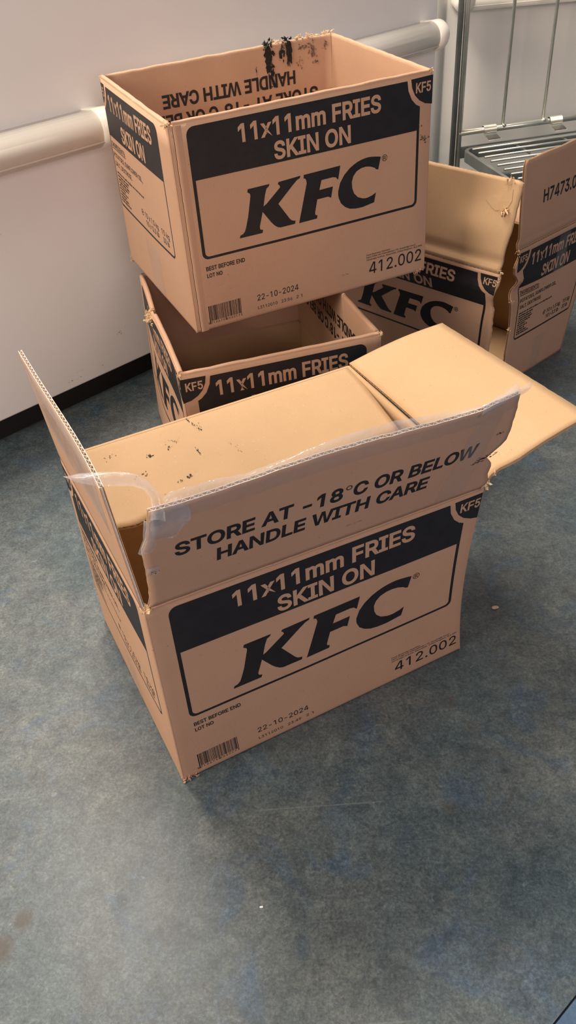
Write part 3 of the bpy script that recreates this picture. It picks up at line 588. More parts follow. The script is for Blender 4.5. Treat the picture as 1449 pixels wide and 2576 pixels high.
def rail_profile(r=.030, depth=.060, n=14):
    """half-round cover on a shallow back channel; (out, up) pairs"""
    p = [(0, -.026), (.022, -.028)]
    for k in range(n + 1):
        a = -90 + 180 * k / n; p.append((.030 + (depth - .030) * math.cos(math.radians(a)), r * math.sin(math.radians(a))))
    p += [(.022, .028), (0, .026)]
    return p
def rail(name, org, d, n, s0, s1, zc, label, collar0, collar1):
    """n points from the wall into the room"""
    root = empty(name, org + d * ((s0 + s1) / 2) + Z * (zc - .03)); pr = rail_profile()
    def sweep(nm, st, m='rail'):
        bm = bmesh.new(); rows = []
        for s, k in st: rows.append([bm.verts.new(org + d * s + n * (.030 + (o - .030) * k if o > .030 else o * 1.0) * 1.0 + Z * (zc + u * k)) for o, u in pr])
        m_ = len(pr)
        for a, b in zip(rows, rows[1:]):
            for i in range(m_ - 1): bm.faces.new((a[i], a[i + 1], b[i + 1], b[i])).smooth = True
        bm.faces.new(rows[0]); bm.faces.new(rows[-1][::-1])
        bmesh.ops.recalc_face_normals(bm, faces=bm.faces)
        return from_bm(nm, bm, m, root)
    sweep('cover', [(s0, 1), (s1, 1)])
    bm = bmesh.new()           # moulded groove bead on the lower third
    tube(bm, [org + d * s0 + n * .0545 + Z * (zc - .0165), org + d * s1 + n * .0545 + Z * (zc - .0165)], .0021, 8)
    from_bm('seam_bead', bm, 'rail', root)
    for s, sg, c in ((s0, -1, collar0), (s1, 1, collar1)):
        if not c: continue
        st = [(s - sg * .001, 1.045), (s + sg * .022, 1.045)]
        for k in range(1, 8):
            a = k / 7 * math.pi / 2; st.append((s + sg * (.022 + .020 * math.sin(a)), 1.045 * max(.03, math.cos(a)) ** .6))
        sweep('end_cap', st)
    tag(root, label, 'wall rail', 'bumper rails')
    return root
rail('bumper_rail', WN * W_OFF, WD, -WN, -1.5, .758, .4985, 'cream bumper rail on the white wall left of the stacked boxes', False, True)
rail('bumper_rail', WN * W_OFF, WD, -WN, .90, 1.640, .4985, 'cream bumper rail with rounded end cap behind the topmost box', True, True)
rail('bumper_rail', O2, D2, -N2, .050, 2.6, .526, 'cream bumper rail at the top edge behind the wire cage', True, False)

# ------------------------------------------------------------------ box corners (metres), keyed (along front, depth, up)
CA = {(0,0,0):(-.1487,.5572,0),(0,0,1):(-.1461,.5540,.2925),(0,1,0):(-.2763,.8323,.0),(0,1,1):(-.2718,.8283,.2905),(1,0,0):(.2179,.7270,0),(1,0,1):(.2213,.7130,.2852),(1,1,0):(.0926,.9959,0),(1,1,1):(.0990,.9945,.2921)}
CB = {(0,0,0):(-.1146,1.1175,.2949),(0,0,1):(-.1155,1.1084,.5886),(0,1,0):(-.2382,1.3979,.3065),(0,1,1):(-.2332,1.3866,.5975),(1,0,0):(.2526,1.2747,.2987),(1,0,1):(.2501,1.2676,.5950),(1,1,0):(.1350,1.5537,.3086),(1,1,1):(.1353,1.5467,.6049)}
CC = {(0,0,0):(-.1335,.9965,0),(0,0,1):(-.1353,.9990,.2955),(0,1,0):(-.2375,1.3827,0),(0,1,1):(-.2261,1.3768,.2885),(1,0,0):(.1588,1.0753,0),(1,0,1):(.1557,1.0773,.2949),(1,1,0):(.0548,1.4615,0),(1,1,1):(.0548,1.4615,.2924)}
for c in (CA, CB, CC):
    for k in c: c[k] = Vector(c[k])
def base_of(c): return (c[0,0,0] + c[1,0,0] + c[0,1,0] + c[1,1,0]) / 4
def flap_panel(h0, h1, out, ph0, ph1, w, L=150, disp=None):
    o = [out * math.cos(math.radians(p)) * L * .001 + Z * math.sin(math.radians(p)) * L * .001 for p in (ph0, ph1)]
    return Panel(h0, h1, h0 + o[0], h1 + o[1], w, L, disp)

# ---------------- box A: open box in front
H = 293.0
A = empty('cardboard_box', base_of(CA)); tag(A, 'open empty fries box in the foreground with flaps spread and torn tape', 'cardboard box', 'fries boxes')
right_bulge = lambda u, v: 5.0 * math.sin(math.pi * v) * math.sin(math.pi * u)
uA = (CA[1,0,0] - CA[0,0,0]).normalized(); vA = Vector((-uA.y, uA.x, 0))
pa = sides(CA, 400, 300, H, (dsp(1.2, seed=2, a=.3), dsp(-2, seed=3), dsp(1, seed=4), dsp(2.5, seed=5, a=.3)))
# the right-hand corner is crushed inwards below the torn flap
crush = lambda v: uA * (-.0105 * math.sin(math.pi * min(1, max(0, v)) ** .9))
pa[0].off = lambda u, v: crush(v) * max(0, (u - .72) / .28) ** 2 if u > .72 else Vector()
pa[1].off = lambda u, v: crush(v) * max(0, 1 - u / .5) ** 2 if u < .5 else Vector()
names = ('side_panel', 'end_panel', 'side_panel', 'end_panel')
pan = [box_panel(n, P, A, H, nu=36, nv=24) for n, P in zip(names, pa)]
print_long(pa[0], pan[0], '23:49', lim=(0, 398, 0, 293), sh=lambda x, y: -7.5 * max(0, math.sin(math.pi * min(1, max(0, (x - 18) / 370)))) ** .6 * min(1, y / 120))
print_end(pa[3], pan[3], shift=0)
bottom_panel(CA, A)
# front flap, leaning towards the viewer, right end torn
cr = lambda u, v: 2.2 * math.sin(9 * u + .4) * v ** 2 + 3.0 * max(0, u - .86) / .14 * -6 * v * v * .5
Pf = flap_panel(CA[0,0,1], CA[1,0,1], -vA, 75, 72, 400, disp=cr)
xl = interp([(0, 6), (.06, 9), (.3, 9.5), (.55, 8), (.62, 7), (.72, 13), (1, 17)]); xr = interp([(0, 396), (.08, 399), (.17, 394), (.3, 393), (.36, 387), (.41, 381), (.47, 390), (.52, 400), (.66, 401), (.85, 399), (1, 396)])
wl, wr, wt = wob(.5, 21), wob(.7, 22), wob(.5, 23)
Xf = lambda u, v: (xl(v) + wl(v * 3)) * (1 - u) + (xr(v) + wr(v * 3)) * u
Yf = lambda u, v: .5 + v * (149.5 + wt(u * 3) - 5 * max(0, u - .9) / .1)
bm = bmesh.new(); corrugated(bm, Pf, Xf, Yf, 392, nv=22, em=2)
ff = from_bm('flap', bm, ('outer', 'inner', 'cutedge'), A)
print_flap(lambda x, y: Pf.at(x, y, -.2), ff)
blot('tear_smudge', lambda x, y, z=0: Pf.at(x, y, -.35 - z), 'grime', ff, [(379, 62, 12, 2.6, 16), (368, 58, 9, 2, 8), (386, 95, 6, 2, 6), (16, 60, 3, 3, 5), (100, 24, 2, 1.0, 2), (232, 24, 9, .7, 4)], 8)
bm = bmesh.new(); wc = wob(.35, 77)      # rounded score line where the flap bends
tube(bm, [pa[0].at(9 + 384 * k / 60, 292.6 + wc(k * .05), .55 + wc(k * .07 + 3)) for k in range(61)], .0016, 8)
from_bm('fold_crease', bm, 'outer', ff)
# clear tape: strip on the outside of the flap's top, standing proud of the edge
def ribbon(name, rows, m, parent, th=.00012):
    bm = bmesh.new(); lo = [[bm.verts.new(p) for p in r] for r in rows]
    for a, b in zip(lo, lo[1:]):
        for k in range(len(a) - 1): bm.faces.new((a[k], a[k + 1], b[k + 1], b[k])).smooth = True
    o = from_bm(name, bm, m, parent); md = o.modifiers.new('thickness', 'SOLIDIFY'); md.thickness = th
    return o
wt2, wt3 = wob(3.2, 31), wob(1.6, 33)
rows = []
for k in range(60):
    x = 30 + (394 - 30) * k / 59
    hgt = interp([(30, 3), (36, 9), (70, 8), (105, 2), (130, 2), (200, 9), (250, 10), (300, 5), (318, 1), (352, -4), (394, 1)])(x)
    rows.append([Pf.at(x, 149.2, -.3), Pf.at(x + 1, 150 + hgt * .45, 2.4 + wt2(x / 120) * .15), Pf.at(x + 2, 150 + hgt, 7.5 + wt2(x / 100) * .35)])
ribbon('tape', rows, 'tape', ff)
rows = [[Pf.at(20 + 374 * k / 40, 150 - 22 + wt3(k * .1) * .5, -.25), Pf.at(20 + 374 * k / 40, 140, -.25), Pf.at(20 + 374 * k / 40, 149.2, -.25)] for k in range(41)]
ribbon('tape', rows, 'tapeflat', ff)
rows = [[Pf.at(x + (y - 75) * .12, y, -.3) for y in (6, 30, 55, 80, 105, 128)] for x in (338, 350, 362, 374)]
ribbon('tape', rows, 'tapeflat', ff)
# folded-over tape tail at the flap's right end
rows = []
for k in range(9):
    x = 340 + 66 * k / 8; rows.append([Pf.at(x, 141 + 2.4 * k / 8, -.6), Pf.at(x + 2, 147 + 2.5 * k / 8, -2.4), Pf.at(x + 4, 152.5 - .35 * k, -1.0), Pf.at(x + 4, 154 - .5 * k, 3.0)])
ribbon('tape', rows, 'tape', ff)
# loose tape curl at the left end
curl = [(-.1065,.5190,.4310),(-.1050,.5225,.4400),(-.1062,.5285,.4478),(-.1125,.5345,.4545),(-.1230,.5385,.4590),(-.1375,.5400,.4612),(-.1530,.5412,.4622),(-.1680,.5425,.4632),(-.1800,.5440,.4640)]
rows = []
for k, p in enumerate(curl):
    wdt = (.013, .010, .008, .008, .010, .012, .012, .009, .001)[k]; p = Vector(p)
    t = (Vector(curl[min(k + 1, 8)]) - Vector(curl[max(k - 1, 0)])).normalized(); view = (p - Vector((0, 0, CAM_H))).normalized()
    side = t.cross(Vector((.15, -.55, .82))).normalized(); up = Vector((.15, -.55, .82))
    rows.append([p + side * wdt * q + up * (.0022 * math.cos(q * 5 + k)) for q in (-.5, -.3, -.1, .1, .3, .5)])
ribbon('tape', rows, 'tape', ff)
rr = random.Random(4); rows = []
for k in range(7):
    x = 17 + 34 * k / 6; rows.append([Pf.at(x + rr.uniform(-1, 1), y, -.6 - rr.uniform(0, 3.4)) for y in (112 - 5 * math.sin(k * .6) + (10 if k > 4 else 0), 122, 131, 140, 148, 152)])
ribbon('tape', rows, 'tape', ff)
rows = []
for k in range(6):
    y = 92 + 46 * k / 5; rows.append([Pf.at(xl(y / 150) + dx + rr.uniform(-.4, .4), y, dd) for dx, dd in ((-3.0, 2.2), (-1, -.4), (4, -.5), (9 + 2 * math.sin(k * 2), -.6))])
ribbon('tape', rows, 'tape', ff)
rows = [[Pf.at(x, y, -.4) for y in (56, 62, 68)] for x in (9.5, 15, 21)]
ribbon('tape', rows, 'tape', ff)
# left end flap, standing up
Pl = flap_panel(CA[0,1,1], CA[0,0,1], -uA, 85.5, 85.5, 300, disp=lambda u, v: -4.0 * v * v * math.sin(math.pi * u) + 2.0 * math.sin(5 * u) * v)
wl2 = wob(.5, 41)
bm = bmesh.new(); corrugated(bm, Pl, lambda u, v: (1 + 4 * v) * (1 - u) + u * (298 - 3 * v + wl2(v * 3)), lambda u, v: .5 + v * (149.5 + wl2(u * 4) * .7), 297, nv=12, pitch=7.8, em=2)
fl = from_bm('flap', bm, ('outer', 'inner', 'cutedge'), A)
rows = [[Pl.at(x, y, -.3) for y in (70, 95, 120, 148.5)] for x in [20 + 27 * k for k in range(10)]]
ribbon('tape', rows, 'tape', fl)
# back flap, folded inwards and sagging
Pb = flap_panel(CA[1,1,1], CA[0,1,1], -vA, -7, -6, 400, disp=lambda u, v: -4 * math.sin(math.pi * u) * v + 1.5 * math.sin(math.pi * v) - 7 * max(0, u - .93) / .07 * v * v)
wb, wb2 = wob(.5, 51), wob(.6, 52)
xb0 = interp([(0, 3), (.3, 6), (1, 15)]); xb1 = interp([(0, 396), (.4, 392), (.8, 390), (1, 384)])
yb = interp([(0, 150), (.84, 150), (.88, 147), (.93, 152), (.97, 149), (1, 143)])
bm = bmesh.new(); corrugated(bm, Pb, lambda u, v: (xb0(v) + wb(v * 3) * .4) * (1 - u) + (xb1(v) + wb(v * 2)) * u, lambda u, v: .5 + v * (yb(u) - .5 + wb2(u * 4) * .4), 385, nv=14)
fb = from_bm('flap', bm, ('inner', 'inner'), A)
mb = lambda x, y, z=0: Pb.at(400 - x, y, -.3 - z)
blot('smudge', mb, 'grime', fb, [(162, 8, 1.8, 5, 8), (165, 20, 1.6, 4, 6), (168, 32, 2.2, 3, 5), (95, 51, 4.5, 3, 7), (150, 68, 1.6, 7, 5), (124, 105, 4, 3.5, 6), (112, 108, 3, 3, 3), (88, 122, 1, 3, 2), (66, 118, 1, 2, 2), (64, 92, 1, 1, 2), (122, 48, 5, 5, 3), (190, 75, 1.5, 3, 2)], 9, 1.25)
blot('smudge', mb, 'smudge', fb, [(130, 38, 10, 5, 9), (50, 30, 8, 6, 6), (195, 90, 4, 8, 5), (168, 26, 5, 10, 7), (75, 80, 14, 8, 4)], 12, .45)
# right end flap, folded outwards
Pr = flap_panel(CA[1,0,1], CA[1,1,1], uA, 15, 8, 300, disp=lambda u, v: -5 * math.sin(math.pi * v) - 3.0 * math.sin(math.pi * u) * (1 - v))
wr1 = wob(.5, 61); xr0 = interp([(0, 2), (.12, 8), (.3, 2), (1, 3)]); xr1 = interp([(0, 299), (.4, 295), (1, 292)])
bm = bmesh.new(); corrugated(bm, Pr, lambda u, v: (xr0(v) + wr1(v * 3) * .5) * (1 - u) + xr1(v) * u, lambda u, v: .5 + v * (149.5 + wr1(u * 3) * .6), 294, nv=12)
fr = from_bm('flap', bm, ('outer', 'inner'), A)
fibres('torn_fibres', [pa[0].at(3, 292, 1), pa[0].at(7, 293, 0), pa[0].at(1, 291, 3)], A, n=14, size=5.5, seed=2)
fibres('torn_fibres', [pa[0].at(396, 294, 1), pa[0].at(398, 298, 2), Pr.at(4, 6, 0), Pr.at(9, 16, 0)], A, n=9, size=6, seed=5)
fibres('torn_fibres', [pa[0].at(2, 3, 0), pa[0].at(9, 2, 0), pa[0].at(18, 1.5, .5)], A, m='outer', n=6, size=5, seed=6)
rows = [[pa[3].at(x + (y - 60) * -.05, y, -.3) for y in (4, 25, 45, 68)] for x in (126, 140, 155, 172)]
ribbon('tape', rows, 'tapeflat', pan[3])

# ---------------- box C: lower box of the stack, short end towards the viewer
C = empty('cardboard_box', base_of(CC)); tag(C, 'lower box of the stack, open, its short printed end facing the viewer', 'cardboard box', 'fries boxes')
dent = lambda u, v: 9 * math.exp(-((u - .43) / .24) ** 2) * (1 - .65 * v) + 3 * math.exp(-((u - .43) / .06) ** 2 - ((v - .93) / .06) ** 2)
pc = sides(CC, 300, 400, H, (dsp(1.5, seed=11), dsp(1, seed=13), dsp(1, seed=14), dent))
names = ('end_panel', 'side_panel', 'end_panel', 'side_panel')
pan = [box_panel(n, P, C, H - 3.6, nu=40, nv=24) for n, P in zip(names, pc)]
print_end(pc[0], pan[0]); print_long(pc[3], pan[3], '23:56', small=False, d=-.15, grid=10)
bottom_panel(CC, C)
fold_flap('flap', pc[0], C, H, 150, 3, 297, 1)
f2 = fold_flap('flap', pc[1], C, H, 150, 10, 390, 2)
fold_flap('flap', pc[2], C, H, 150, 3, 297, 3)
fold_flap('flap', pc[3], C, H, 150, 10, 160, 4); fold_flap('flap', pc[3], C, H, 150, 182, 390, 5)
print_flap(lambda x, y: pc[1].at(x, H - y, 8.3 + min(1, max(0, (y - 30) / 120)) * .9 + .45 + wob(.4, 52)(x / 500)), f2)
fibres('torn_fibres', [pc[3].at(162, 286, -2), pc[3].at(170, 284, -2), pc[3].at(178, 280, -1), pc[3].at(166, 278, -2)], C, n=13, size=8, seed=8)
fibres('torn_fibres', [pc[0].at(1, 291, 0), pc[0].at(299, 291, 0), pc[0].at(296, 291, 2)], C, n=8, size=4.5, seed=9)

# ---------------- box B: upper box of the stack
B = empty('cardboard_box', base_of(CB)); tag(B, 'topmost box of the stack, open top with flaps tucked inside', 'cardboard box', 'fries boxes')
pb = sides(CB, 400, 300, H, (dsp(2.2, seed=16, a=.3), dsp(1.5, seed=17), dsp(-3, seed=18), dsp(1.5, seed=19, a=.3)))
names = ('side_panel', 'end_panel', 'side_panel', 'end_panel')
pan = [box_panel(n, P, B, H - 3.6) for n, P in zip(names, pb)]
print_long(pb[0], pan[0], '23:56'); print_end(pb[3], pan[3], shift=-19.5, lim=(19.6, 290, 0, 293))
bottom_panel(CB, B)
fold_flap('flap', pb[0], B, H, 150, 9, 394, 6)
fold_flap('flap', pb[1], B, H, 152, 3, 297, 7)
f3 = fold_flap('flap', pb[2], B, H, 150, 9, 391, 8, amp=.9)
fold_flap('flap', pb[3], B, H, 150, 3, 297, 9)
w58 = wob(.9 * .8, 58)
mbk = lambda x, y: pb[2].at(x, H - y, 8.3 + min(1, max(0, (y - 30) / 120)) * .9 + .45 + w58(x / 500))
print_flap(mbk, f3)
mbs = lambda x, y, z=0: pb[2].at(x, H - y, 8.3 + (y < 2) * -2.0 + min(1, max(0, (y - 30) / 120)) * .9 + .6 + z + w58(x / 500))
# x is counted from the right as seen here
blot('grime_streak', mbs, 'grime', f3, [(124, 10, 6, 12, 26), (124, 24, 6, 12, 22), (121, 36, 5, 8, 12), (119, 46, 3, 8, 9), (118, 55, 3.5, 6, 8), (100, 16, 4, 10, 9), (87, 10, 5, 12, 16), (86, 24, 3.5, 12, 12), (147, 34, 1.2, 8, 5)], 15, 1.9)
blot('grime_streak', mbs, 'smudge', f3, [(92, 8, 9, 9, 10), (60, 12, 10, 5, 10), (43, 20, 6, 12, 12), (38, 34, 5, 5, 7), (20, 14, 5, 8, 8), (142, 50, 1.5, 12, 4), (66, 34, 5, 6, 5)], 16)
blot('grime_spots', mbs, 'grime', f3, [(44, 18, 3, 8, 7), (36, 36, 3, 4, 4), (22, 14, 2, 5, 3)], 18)
# torn paper shards curling over the back rim
fibres('torn_shards', [pb[2].at(x, 293.5, 4) for x in (84, 90, 116, 122, 128)], f3, m='grime', n=5, size=9, seed=19)
fibres('torn_shards', [pb[2].at(x, 293, 3) for x in (96, 106, 112, 70, 60, 50, 40, 30, 20, 12, 5)], f3, n=7, size=5.5, seed=20)
blot('scrape', lambda x, y, z=0: pb[0].at(x, y, -.3 - z), 'grime', pan[0], [(388, 203, 7, 3, 8), (391, 198, 5, 2, 6), (384, 222, 3, 5, 3), (371, 225, 1.5, 2, 2), (396, 226, 2, 3, 2)], 17)
blot('scrape', lambda x, y, z=0: pb[0].at(x, y, -.3 - z), 'smudge', pan[0], [(250, 30, 8, 3, 4), (14, 78, 3, .6, 2), (60, 78, 2, 1.5, 2), (388, 206, 6, 5, 5)], 27)
# glued seam: the long side's cut edge lies just past the corner fold
bm = bmesh.new()
rows = []
for k in range(41):
    y = 1 + 287 * k / 40; w_ = wob(.35, 71)(y / 50)
    rows.append([bm.verts.new(pb[0].at(x, y, d)) for x, d in ((8.2 + w_, -.05), (8.6 + w_, -.62), (13, -.55), (20, .05))])
for a, b in zip(rows, rows[1:]):
    for k in range(3): bm.faces.new((a[k], a[k + 1], b[k + 1], b[k])).smooth = k > 0
from_bm('glue_seam', bm, 'outer', pan[0])
bm = bmesh.new(); rows = []
for k in range(41):
    y = 1 + 287 * k / 40; w_ = wob(.35, 71)(y / 50)
    rows.append([bm.verts.new(pb[0].at(x, y, d)) for x, d in ((7.5 + w_, -.04), (8.3 + w_, -.08))])
for a, b in zip(rows, rows[1:]): bm.faces.new((a[0], a[1], b[1], b[0]))
from_bm('seam_gap', bm, 'grime', pan[0])
fibres('torn_fibres', [pb[0].at(0, 291, 2), pb[0].at(4, 292, 2), pb[0].at(-1, 288, 4)], B, n=10, size=4, seed=23)
fibres('torn_fibres', [pb[0].at(397, 292, 1), pb[0].at(399, 290, 3), pb[3].at(2, 291, 2), pb[3].at(0, 288, 3)], B, n=8, size=4, seed=24)
fibres('torn_fibres', [pb[0].at(386, 1, 0), pb[0].at(390, 3, 0), pb[0].at(382, 0, 1), pb[3].at(1, 4, 1), pb[3].at(6, 1, 1)], B, m='outer', n=8, size=4, seed=25)
rows = [[pb[3].at(x, y, -.3) for y in (2, 30, 58, 84)] for x in (118, 138, 158, 178)]
ribbon('tape', rows, 'tapeflat', pan[3])

# ---------------- box D: collapsed box at the right, corner torn open
dl = Vector((math.cos(math.radians(131)), math.sin(math.radians(131)), 0)); de = Vector((math.cos(math.radians(38.3)), math.sin(math.radians(38.3)), 0))
q0 = Vector((.3900, 1.3480, 0)); qe = Vector((.4375, 1.3833, 0)); q1 = Vector((.5920, 1.5090, 0)); q0l = Vector((.3854, 1.3000, .270)); q0e = Vector((.4411, 1.3933, .270)); q1e = Vector((.6450, 1.5570, .272))
b0 = q0 + dl * .4; b1 = q1 + dl * .4; t0l = Vector((.1100, 1.5950, .272)); t1b = q1e + dl * .4
Dr = empty('cardboard_box', (q0 + q1 + b0 + b1) / 4); tag(Dr, 'collapsed torn fries box at the right with its corner split open', 'cardboard box', 'fries boxes')
# p10 side of the long panel is the torn corner
Pd = Panel(b0, q0, t0l, q0l, 400, 293, lambda u, v: 5 * math.exp(-((v - .86) / .06) ** 2) * (.4 + .6 * u) - 3 * math.exp(-((v - .72) / .07) ** 2) * u)
wd1, wd2 = wob(1.6, 81), wob(.8, 82)
def Xd(u, v): return 3 * (1 - u) + u * (interp([(0, 399), (.2, 397), (.55, 399), (.72, 396), (.78, 391), (.82, 393), (.9, 399), (.96, 402), (1, 400)])(v) + wd1(v * 6) * .6)
bm = bmesh.new(); corrugated(bm, Pd, Xd, lambda u, v: v * 291, 395, nv=40, pitch=7.8)
pd = from_bm('side_panel', bm, ('outer', 'inner'), Dr)
print_long(Pd, pd, '23:56', small=False, lim=(0, 397, 0, 293), d=-.35, grid=7)
Pe = Panel(qe, q1, q0e, q1e, 300, 293, lambda u, v: 5 * math.exp(-((v - .78) / .035) ** 2) * math.exp(-((u - .1) / .25) ** 2) - 6 * math.exp(-((v - .70) / .05) ** 2) * math.exp(-(u / .2) ** 2) + 1.5 * math.sin(math.pi * u) * math.sin(math.pi * v))
def Xe(u, v): return (interp([(0, 4), (.1, 3), (.25, 0), (.45, 4), (.6, 0), (.66, -3), (.72, 2), (.80, 7), (.84, -2), (.90, -4), (.95, 8), (1, 4)])(v) + wd2(v * 7)) * (1 - u) + u * 299
bm = bmesh.new(); corrugated(bm, Pe, Xe, lambda u, v: v * 291, 296, nv=44, pitch=7.8)
pe = from_bm('end_panel', bm, ('outer', 'inner'), Dr)
print_end(Pe, pe, d=-.35, shift=5, kx=.985, grid=7)
for P_, nm in ((Panel(q1, b1, q1e, t1b, 400, 293), 'side_panel'), (Panel(b1, b0, t1b, t0l, 300, 293), 'end_panel')):
    bm = bmesh.new(); slab(bm, P_, lambda u, v: u * P_.w, lambda u, v: v * 292, lin(6), lin(6), 0, 4, (4, 4, 0, 0)); from_bm(nm, bm, ('outer', 'inner'), Dr)
bottom_panel({(0,0,0): b0, (1,0,0): q0, (0,1,0): b1, (1,1,0): q1}, Dr)
# long flap standing up, its paper scuffed and torn at the top right
Pdf = flap_panel(t0l, q0l, de, 84, 82, 400, 150, disp=lambda u, v: 3 * math.sin(7 * u + v * 2) * v + 7 * math.exp(-((u - .86) / .10) ** 2 - ((v - .42) / .22) ** 2) - 4 * math.exp(-((v - .12) / .05) ** 2) + 3 * math.sin(11 * u + 5 * v) * max(0, u - .55))
wf = wob(.9, 91); yd = interp([(0, 150), (.93, 150), (.955, 147.5), (.96, 149.5), (.975, 147), (.98, 149), (1, 146)]); xd1 = interp([(0, 396), (.1, 398), (.3, 401), (.5, 407), (.9, 410), (1, 410)])
bm = bmesh.new(); corrugated(bm, Pdf, lambda u, v: 4 * (1 - u) + u * (xd1(v) + wf(v * 4) * .5), lambda u, v: .5 + v * (yd(u) - .5 + wf(u * 5) * .3), 392, nv=26)
fd = from_bm('flap', bm, ('inner', 'inner'), Dr)
bm = bmesh.new(); poly = [(352, 112), (362, 120), (372, 123), (380, 132), (396, 136), (398, 118), (392, 104), (388, 96), (382, 101), (372, 99), (364, 103)]
lo = [bm.verts.new(Pdf.at(x, y, -.3)) for x, y in poly]; c0 = bm.verts.new(Pdf.at(378, 115, -1.2)); hi = [bm.verts.new(Pdf.at(x, y, -.75)) for x, y in poly]
for k in range(len(poly)):
    a, b = k, (k + 1) % len(poly); bm.faces.new((lo[a], lo[b], hi[b], hi[a])); bm.faces.new((hi[a], hi[b], c0))
from_bm('torn_paper_layer', bm, 'inner', fd)
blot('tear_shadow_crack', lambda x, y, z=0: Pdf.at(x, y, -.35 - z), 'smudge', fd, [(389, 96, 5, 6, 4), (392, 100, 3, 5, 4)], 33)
fibres('torn_shards', [Pdf.at(388, 99, -2), Pdf.at(392, 104, -2), Pdf.at(385, 149, 1), Pdf.at(391, 147, 1)], fd, m='inner', n=7, size=8, seed=34)
# short flap with its number
Pef = flap_panel(q0e, q1e, dl, 86, 86, 300, 150, disp=lambda u, v: 2.0 * math.sin(3 * u + 1) * v - 3.0 * math.exp(-((v - .06) / .04) ** 2))
xe0 = interp([(0, 0), (.12, 3), (.4, 2), (.93, 3), (1, 7)])
bm = bmesh.new(); corrugated(bm, Pef, lambda u, v: (xe0(v) + wf(v * 3) * .3) * (1 - u) + 297 * u, lambda u, v: .5 + v * (149 - .6 * math.sin(u * 20)), 295, nv=18)
fe = from_bm('flap', bm, ('outer', 'inner'), Dr)
stamp('number_lettering', [(text('H7473.002', 74, 66, 21, 150), .8)], lambda x, y: Pef.at(x, y, -.2), 'ink', fe, grid=12)
rows = [[Pe.at(x + (y - 285) * .02, y, -.5) for y in (205, 230, 255, 280)] for x in (150, 163, 176, 190)]
ribbon('tape', rows, 'tapeflat', pe)
rows = [[Pe.at(x + (y - 30) * .02, y, -.5) for y in (3, 25, 50, 75)] for x in (128, 142, 156, 172)]
ribbon('tape', rows, 'tapeflat', pe)
for P_ in (flap_panel(q1e, t1b, -de, 7, 7, 400, 215), flap_panel(t1b, t0l, -dl, -2, -2, 300, 150), ):  # hidden far flaps, added and the long one oversized to keep light out
    bm = bmesh.new(); slab(bm, P_, lambda u, v: (25 if P_.w > 350 else 4) * (1 - u) + u * (P_.w - 4), lambda u, v: .5 + v * (P_.h - 1), lin(6), lin(4), 0, 4); from_bm('flap', bm, ('outer', 'inner'), Dr)
fibres('torn_fibres', [Pd.at(399, y, 1) for y in (292, 284, 276, 40, 30, 15)] + [Pe.at(x, y, 1) for x, y in ((2, 290), (5, 284), (0, 55), (1, 25), (2, 190), (1, 130))], Dr, n=5, size=5, seed=36)

# ---------------- wire roll cage behind, at the right
cy_ = math.radians(11.5); cd = Vector((math.cos(cy_), math.sin(cy_), 0)); cn = Vector((math.sin(cy_), -math.cos(cy_), 0))
HB = Vector((.507, 2.209, .25))
cage = empty('roll_cage', (.9, 2.15, 0)); tag(cage, 'zinc-plated wire roll cage with a hinged wire shelf beside the back wall', 'roll cage')
def part(name, fn, m='zinc', parent=cage):
    bm = bmesh.new(); fn(bm); return from_bm(name, bm, m, parent)
G0 = Vector((HB.x, HB.y, 0))
part('post', lambda b: tube(b, [G0 + cd * .003 + Z * .10, G0 + cd * .003 + Z * 1.6], .0070, 14))
part('post', lambda b: tube(b, [G0 - cd * .0115 - cn * .004 + Z * .10, G0 - cd * .0115 - cn * .004 + Z * 1.6], .0070, 14), 'zincdark')
part('post', lambda b: tube(b, [G0 + cd * .46 + Z * .10, G0 + cd * .46 + Z * 1.6], .0075, 14))
part('hinge_bar', lambda b: tube(b, [HB, HB + cd * .46], .0072, 14))
part('top_bar', lambda b: tube(b, [HB + Z * 1.35, HB + cd * .46 + Z * 1.35], .0072, 12))
part('lower_bar', lambda b: hexa(b, HB + Z * -.062 - cn * .004, cd * .46, cn * .008, Z * .028, .002), 'zincdark')
for k in range(4):
    part('upright_wire', lambda b: tube(b, [HB + cd * (.124 + .1125 * k) - cn * .004 + Z * .004, HB + cd * (.124 + .1125 * k) - cn * .004 + Z * 1.35], .0042, 10))
    part('weld', lambda b: tube(b, [HB + cd * (.124 + .1125 * k) + cn * .003 + Z * .002, HB + cd * (.124 + .1125 * k) + cn * .003 + Z * .010], .0052, 8))
# shelf
sh = Vector((.500, 2.086, .246)); shd = .36; shw = .44
sf = part('shelf', lambda b: None)
def shelf_frame(b):
    r = .022; loop = []
    for (cx, cy2, a0) in ((r, r, 180), (shw - r, r, 270), (shw - r, shd - r, 0), (r, shd - r, 90)):
        for k in range(7):
            a = math.radians(a0 + 90 * k / 6); loop.append(sh + cd * (cx + r * math.cos(a)) + cn * (cy2 + r * math.sin(a)))
    n = len(loop); ins = []
    for k in range(n):
        t = (loop[(k + 1) % n] - loop[k - 1]).normalized(); ins.append(loop[k] + Z.cross(t).normalized() * .009)
    rings = [[b.verts.new(p + Z * z) for p in L] for L, z in ((loop, -.024), (loop, 0), (ins, 0), (ins, -.024))]
    for i in range(4):
        for k in range(n): b.faces.new((rings[i][k], rings[i][(k + 1) % n], rings[(i + 1) % 4][(k + 1) % n], rings[(i + 1) % 4][k]))
    bmesh.ops.recalc_face_normals(b, faces=b.faces)
part('shelf_frame', shelf_frame, 'zincdark', sf)
for k in range(10):
    y = .012 + .0345 * k
    part('shelf_wire', lambda b: tube(b, [sh + cd * .012 + cn * y + Z * .001, sh + cd * (shw - .012) + cn * y + Z * .001], .0026, 8), 'zinc', sf)
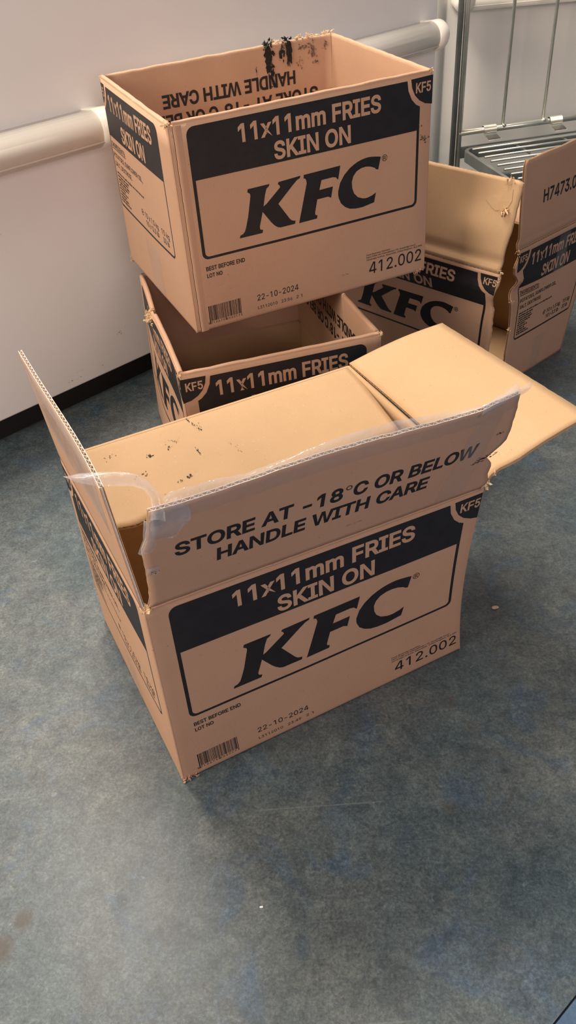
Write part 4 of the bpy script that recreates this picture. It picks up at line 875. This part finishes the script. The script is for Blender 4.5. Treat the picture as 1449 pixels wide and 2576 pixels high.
for k in range(3):
    x = .13 + .127 * k
    part('shelf_cross_wire', lambda b: tube(b, [sh + cd * x + cn * .004 - Z * .005, sh + cd * x + cn * (shd - .006) - Z * .005], .0030, 8), 'zincdark', sf)
def clip_fn(x):
    def f(b):      # sheet metal hook wrapped over the hinge bar
        pr = [(-.0105, -.006)] + [(.0 + .0115 * math.cos(math.radians(a)), .0115 * math.sin(math.radians(a))) for a in range(180, -61, -20)] + [(.020, -.012), (.040, -.016)]
        rows = []
        for s in (0, .034):
            rows.append(([b.verts.new(HB + cd * (x + s) + cn * o + Z * u) for o, u in pr], [b.verts.new(HB + cd * (x + s) + cn * o * .86 + Z * (u * .86 - .0002)) for o, u in pr]))
        for q in (0, 1):
            for i in range(len(pr) - 1): b.faces.new((rows[0][q][i], rows[1][q][i], rows[1][q][i + 1], rows[0][q][i + 1])).smooth = True
        for i in range(len(pr) - 1):
            for r_ in rows: b.faces.new((r_[0][i], r_[0][i + 1], r_[1][i + 1], r_[1][i]))
    return f
for x in (.068, .252, .40): part('shelf_clip', clip_fn(x), 'rail' if False else 'zinc', sf)
# base frame and castors
part('base_rail', lambda b: hexa(b, G0 - cn * .010 + Z * .105, cd * .46, cn * .02, Z * .03, .003), 'zincdark')
part('base_rail', lambda b: hexa(b, G0 - cd * .012 + Z * .105, cd * .024, cn * .40, Z * .03, .003), 'zincdark')
part('base_rail', lambda b: hexa(b, G0 + cn * .39 + Z * .105, cd * .46, cn * .02, Z * .03, .003), 'zincdark')
part('base_bar', lambda b: hexa(b, G0 + cd * .22 + Z * .108, cd * .05, cn * .40, Z * .02, .003), 'zincdark')
for x, y in ((.03, .03), (.43, .03), (.16, .33), (.43, .36)):
    c = G0 + cd * x + cn * y
    w = part('castor', lambda b: hexa(b, c - cd * .018 - cn * .018 + Z * .085, cd * .036, cn * .036, Z * .02, .003), 'zincdark')
    def wheel(b):
        for s in (0,):
            tube(b, [c - cd * .013 + Z * .042, c + cd * .013 + Z * .042], .042, 28)
    part('wheel', wheel, 'rubber', w)

# ---------------- crumbs on the floor
def crumb(name, x, y, r, m, label, seed):
    rr = random.Random(seed); bm = bmesh.new(); bmesh.ops.create_icosphere(bm, subdivisions=2, radius=1)
    for v in bm.verts: v.co = Vector((v.co.x * r * 1.6, v.co.y * r * .9, (v.co.z + .9) * r * .5)) * rr.uniform(.82, 1.12) + Vector((x, y, 0))
    zmin = min(v.co.z for v in bm.verts)
    for v in bm.verts: v.co.z -= zmin
    return tag(from_bm(name, bm, m), label, 'crumb', 'crumbs on the floor')
crumb('crumb', .280, .796, .0034, 'fibre', 'tan paper crumb on the floor right of the foreground box', 1)
crumb('crumb', -.059, .402, .0013, 'wall', 'tiny white crumb on the bare floor at the bottom', 2)
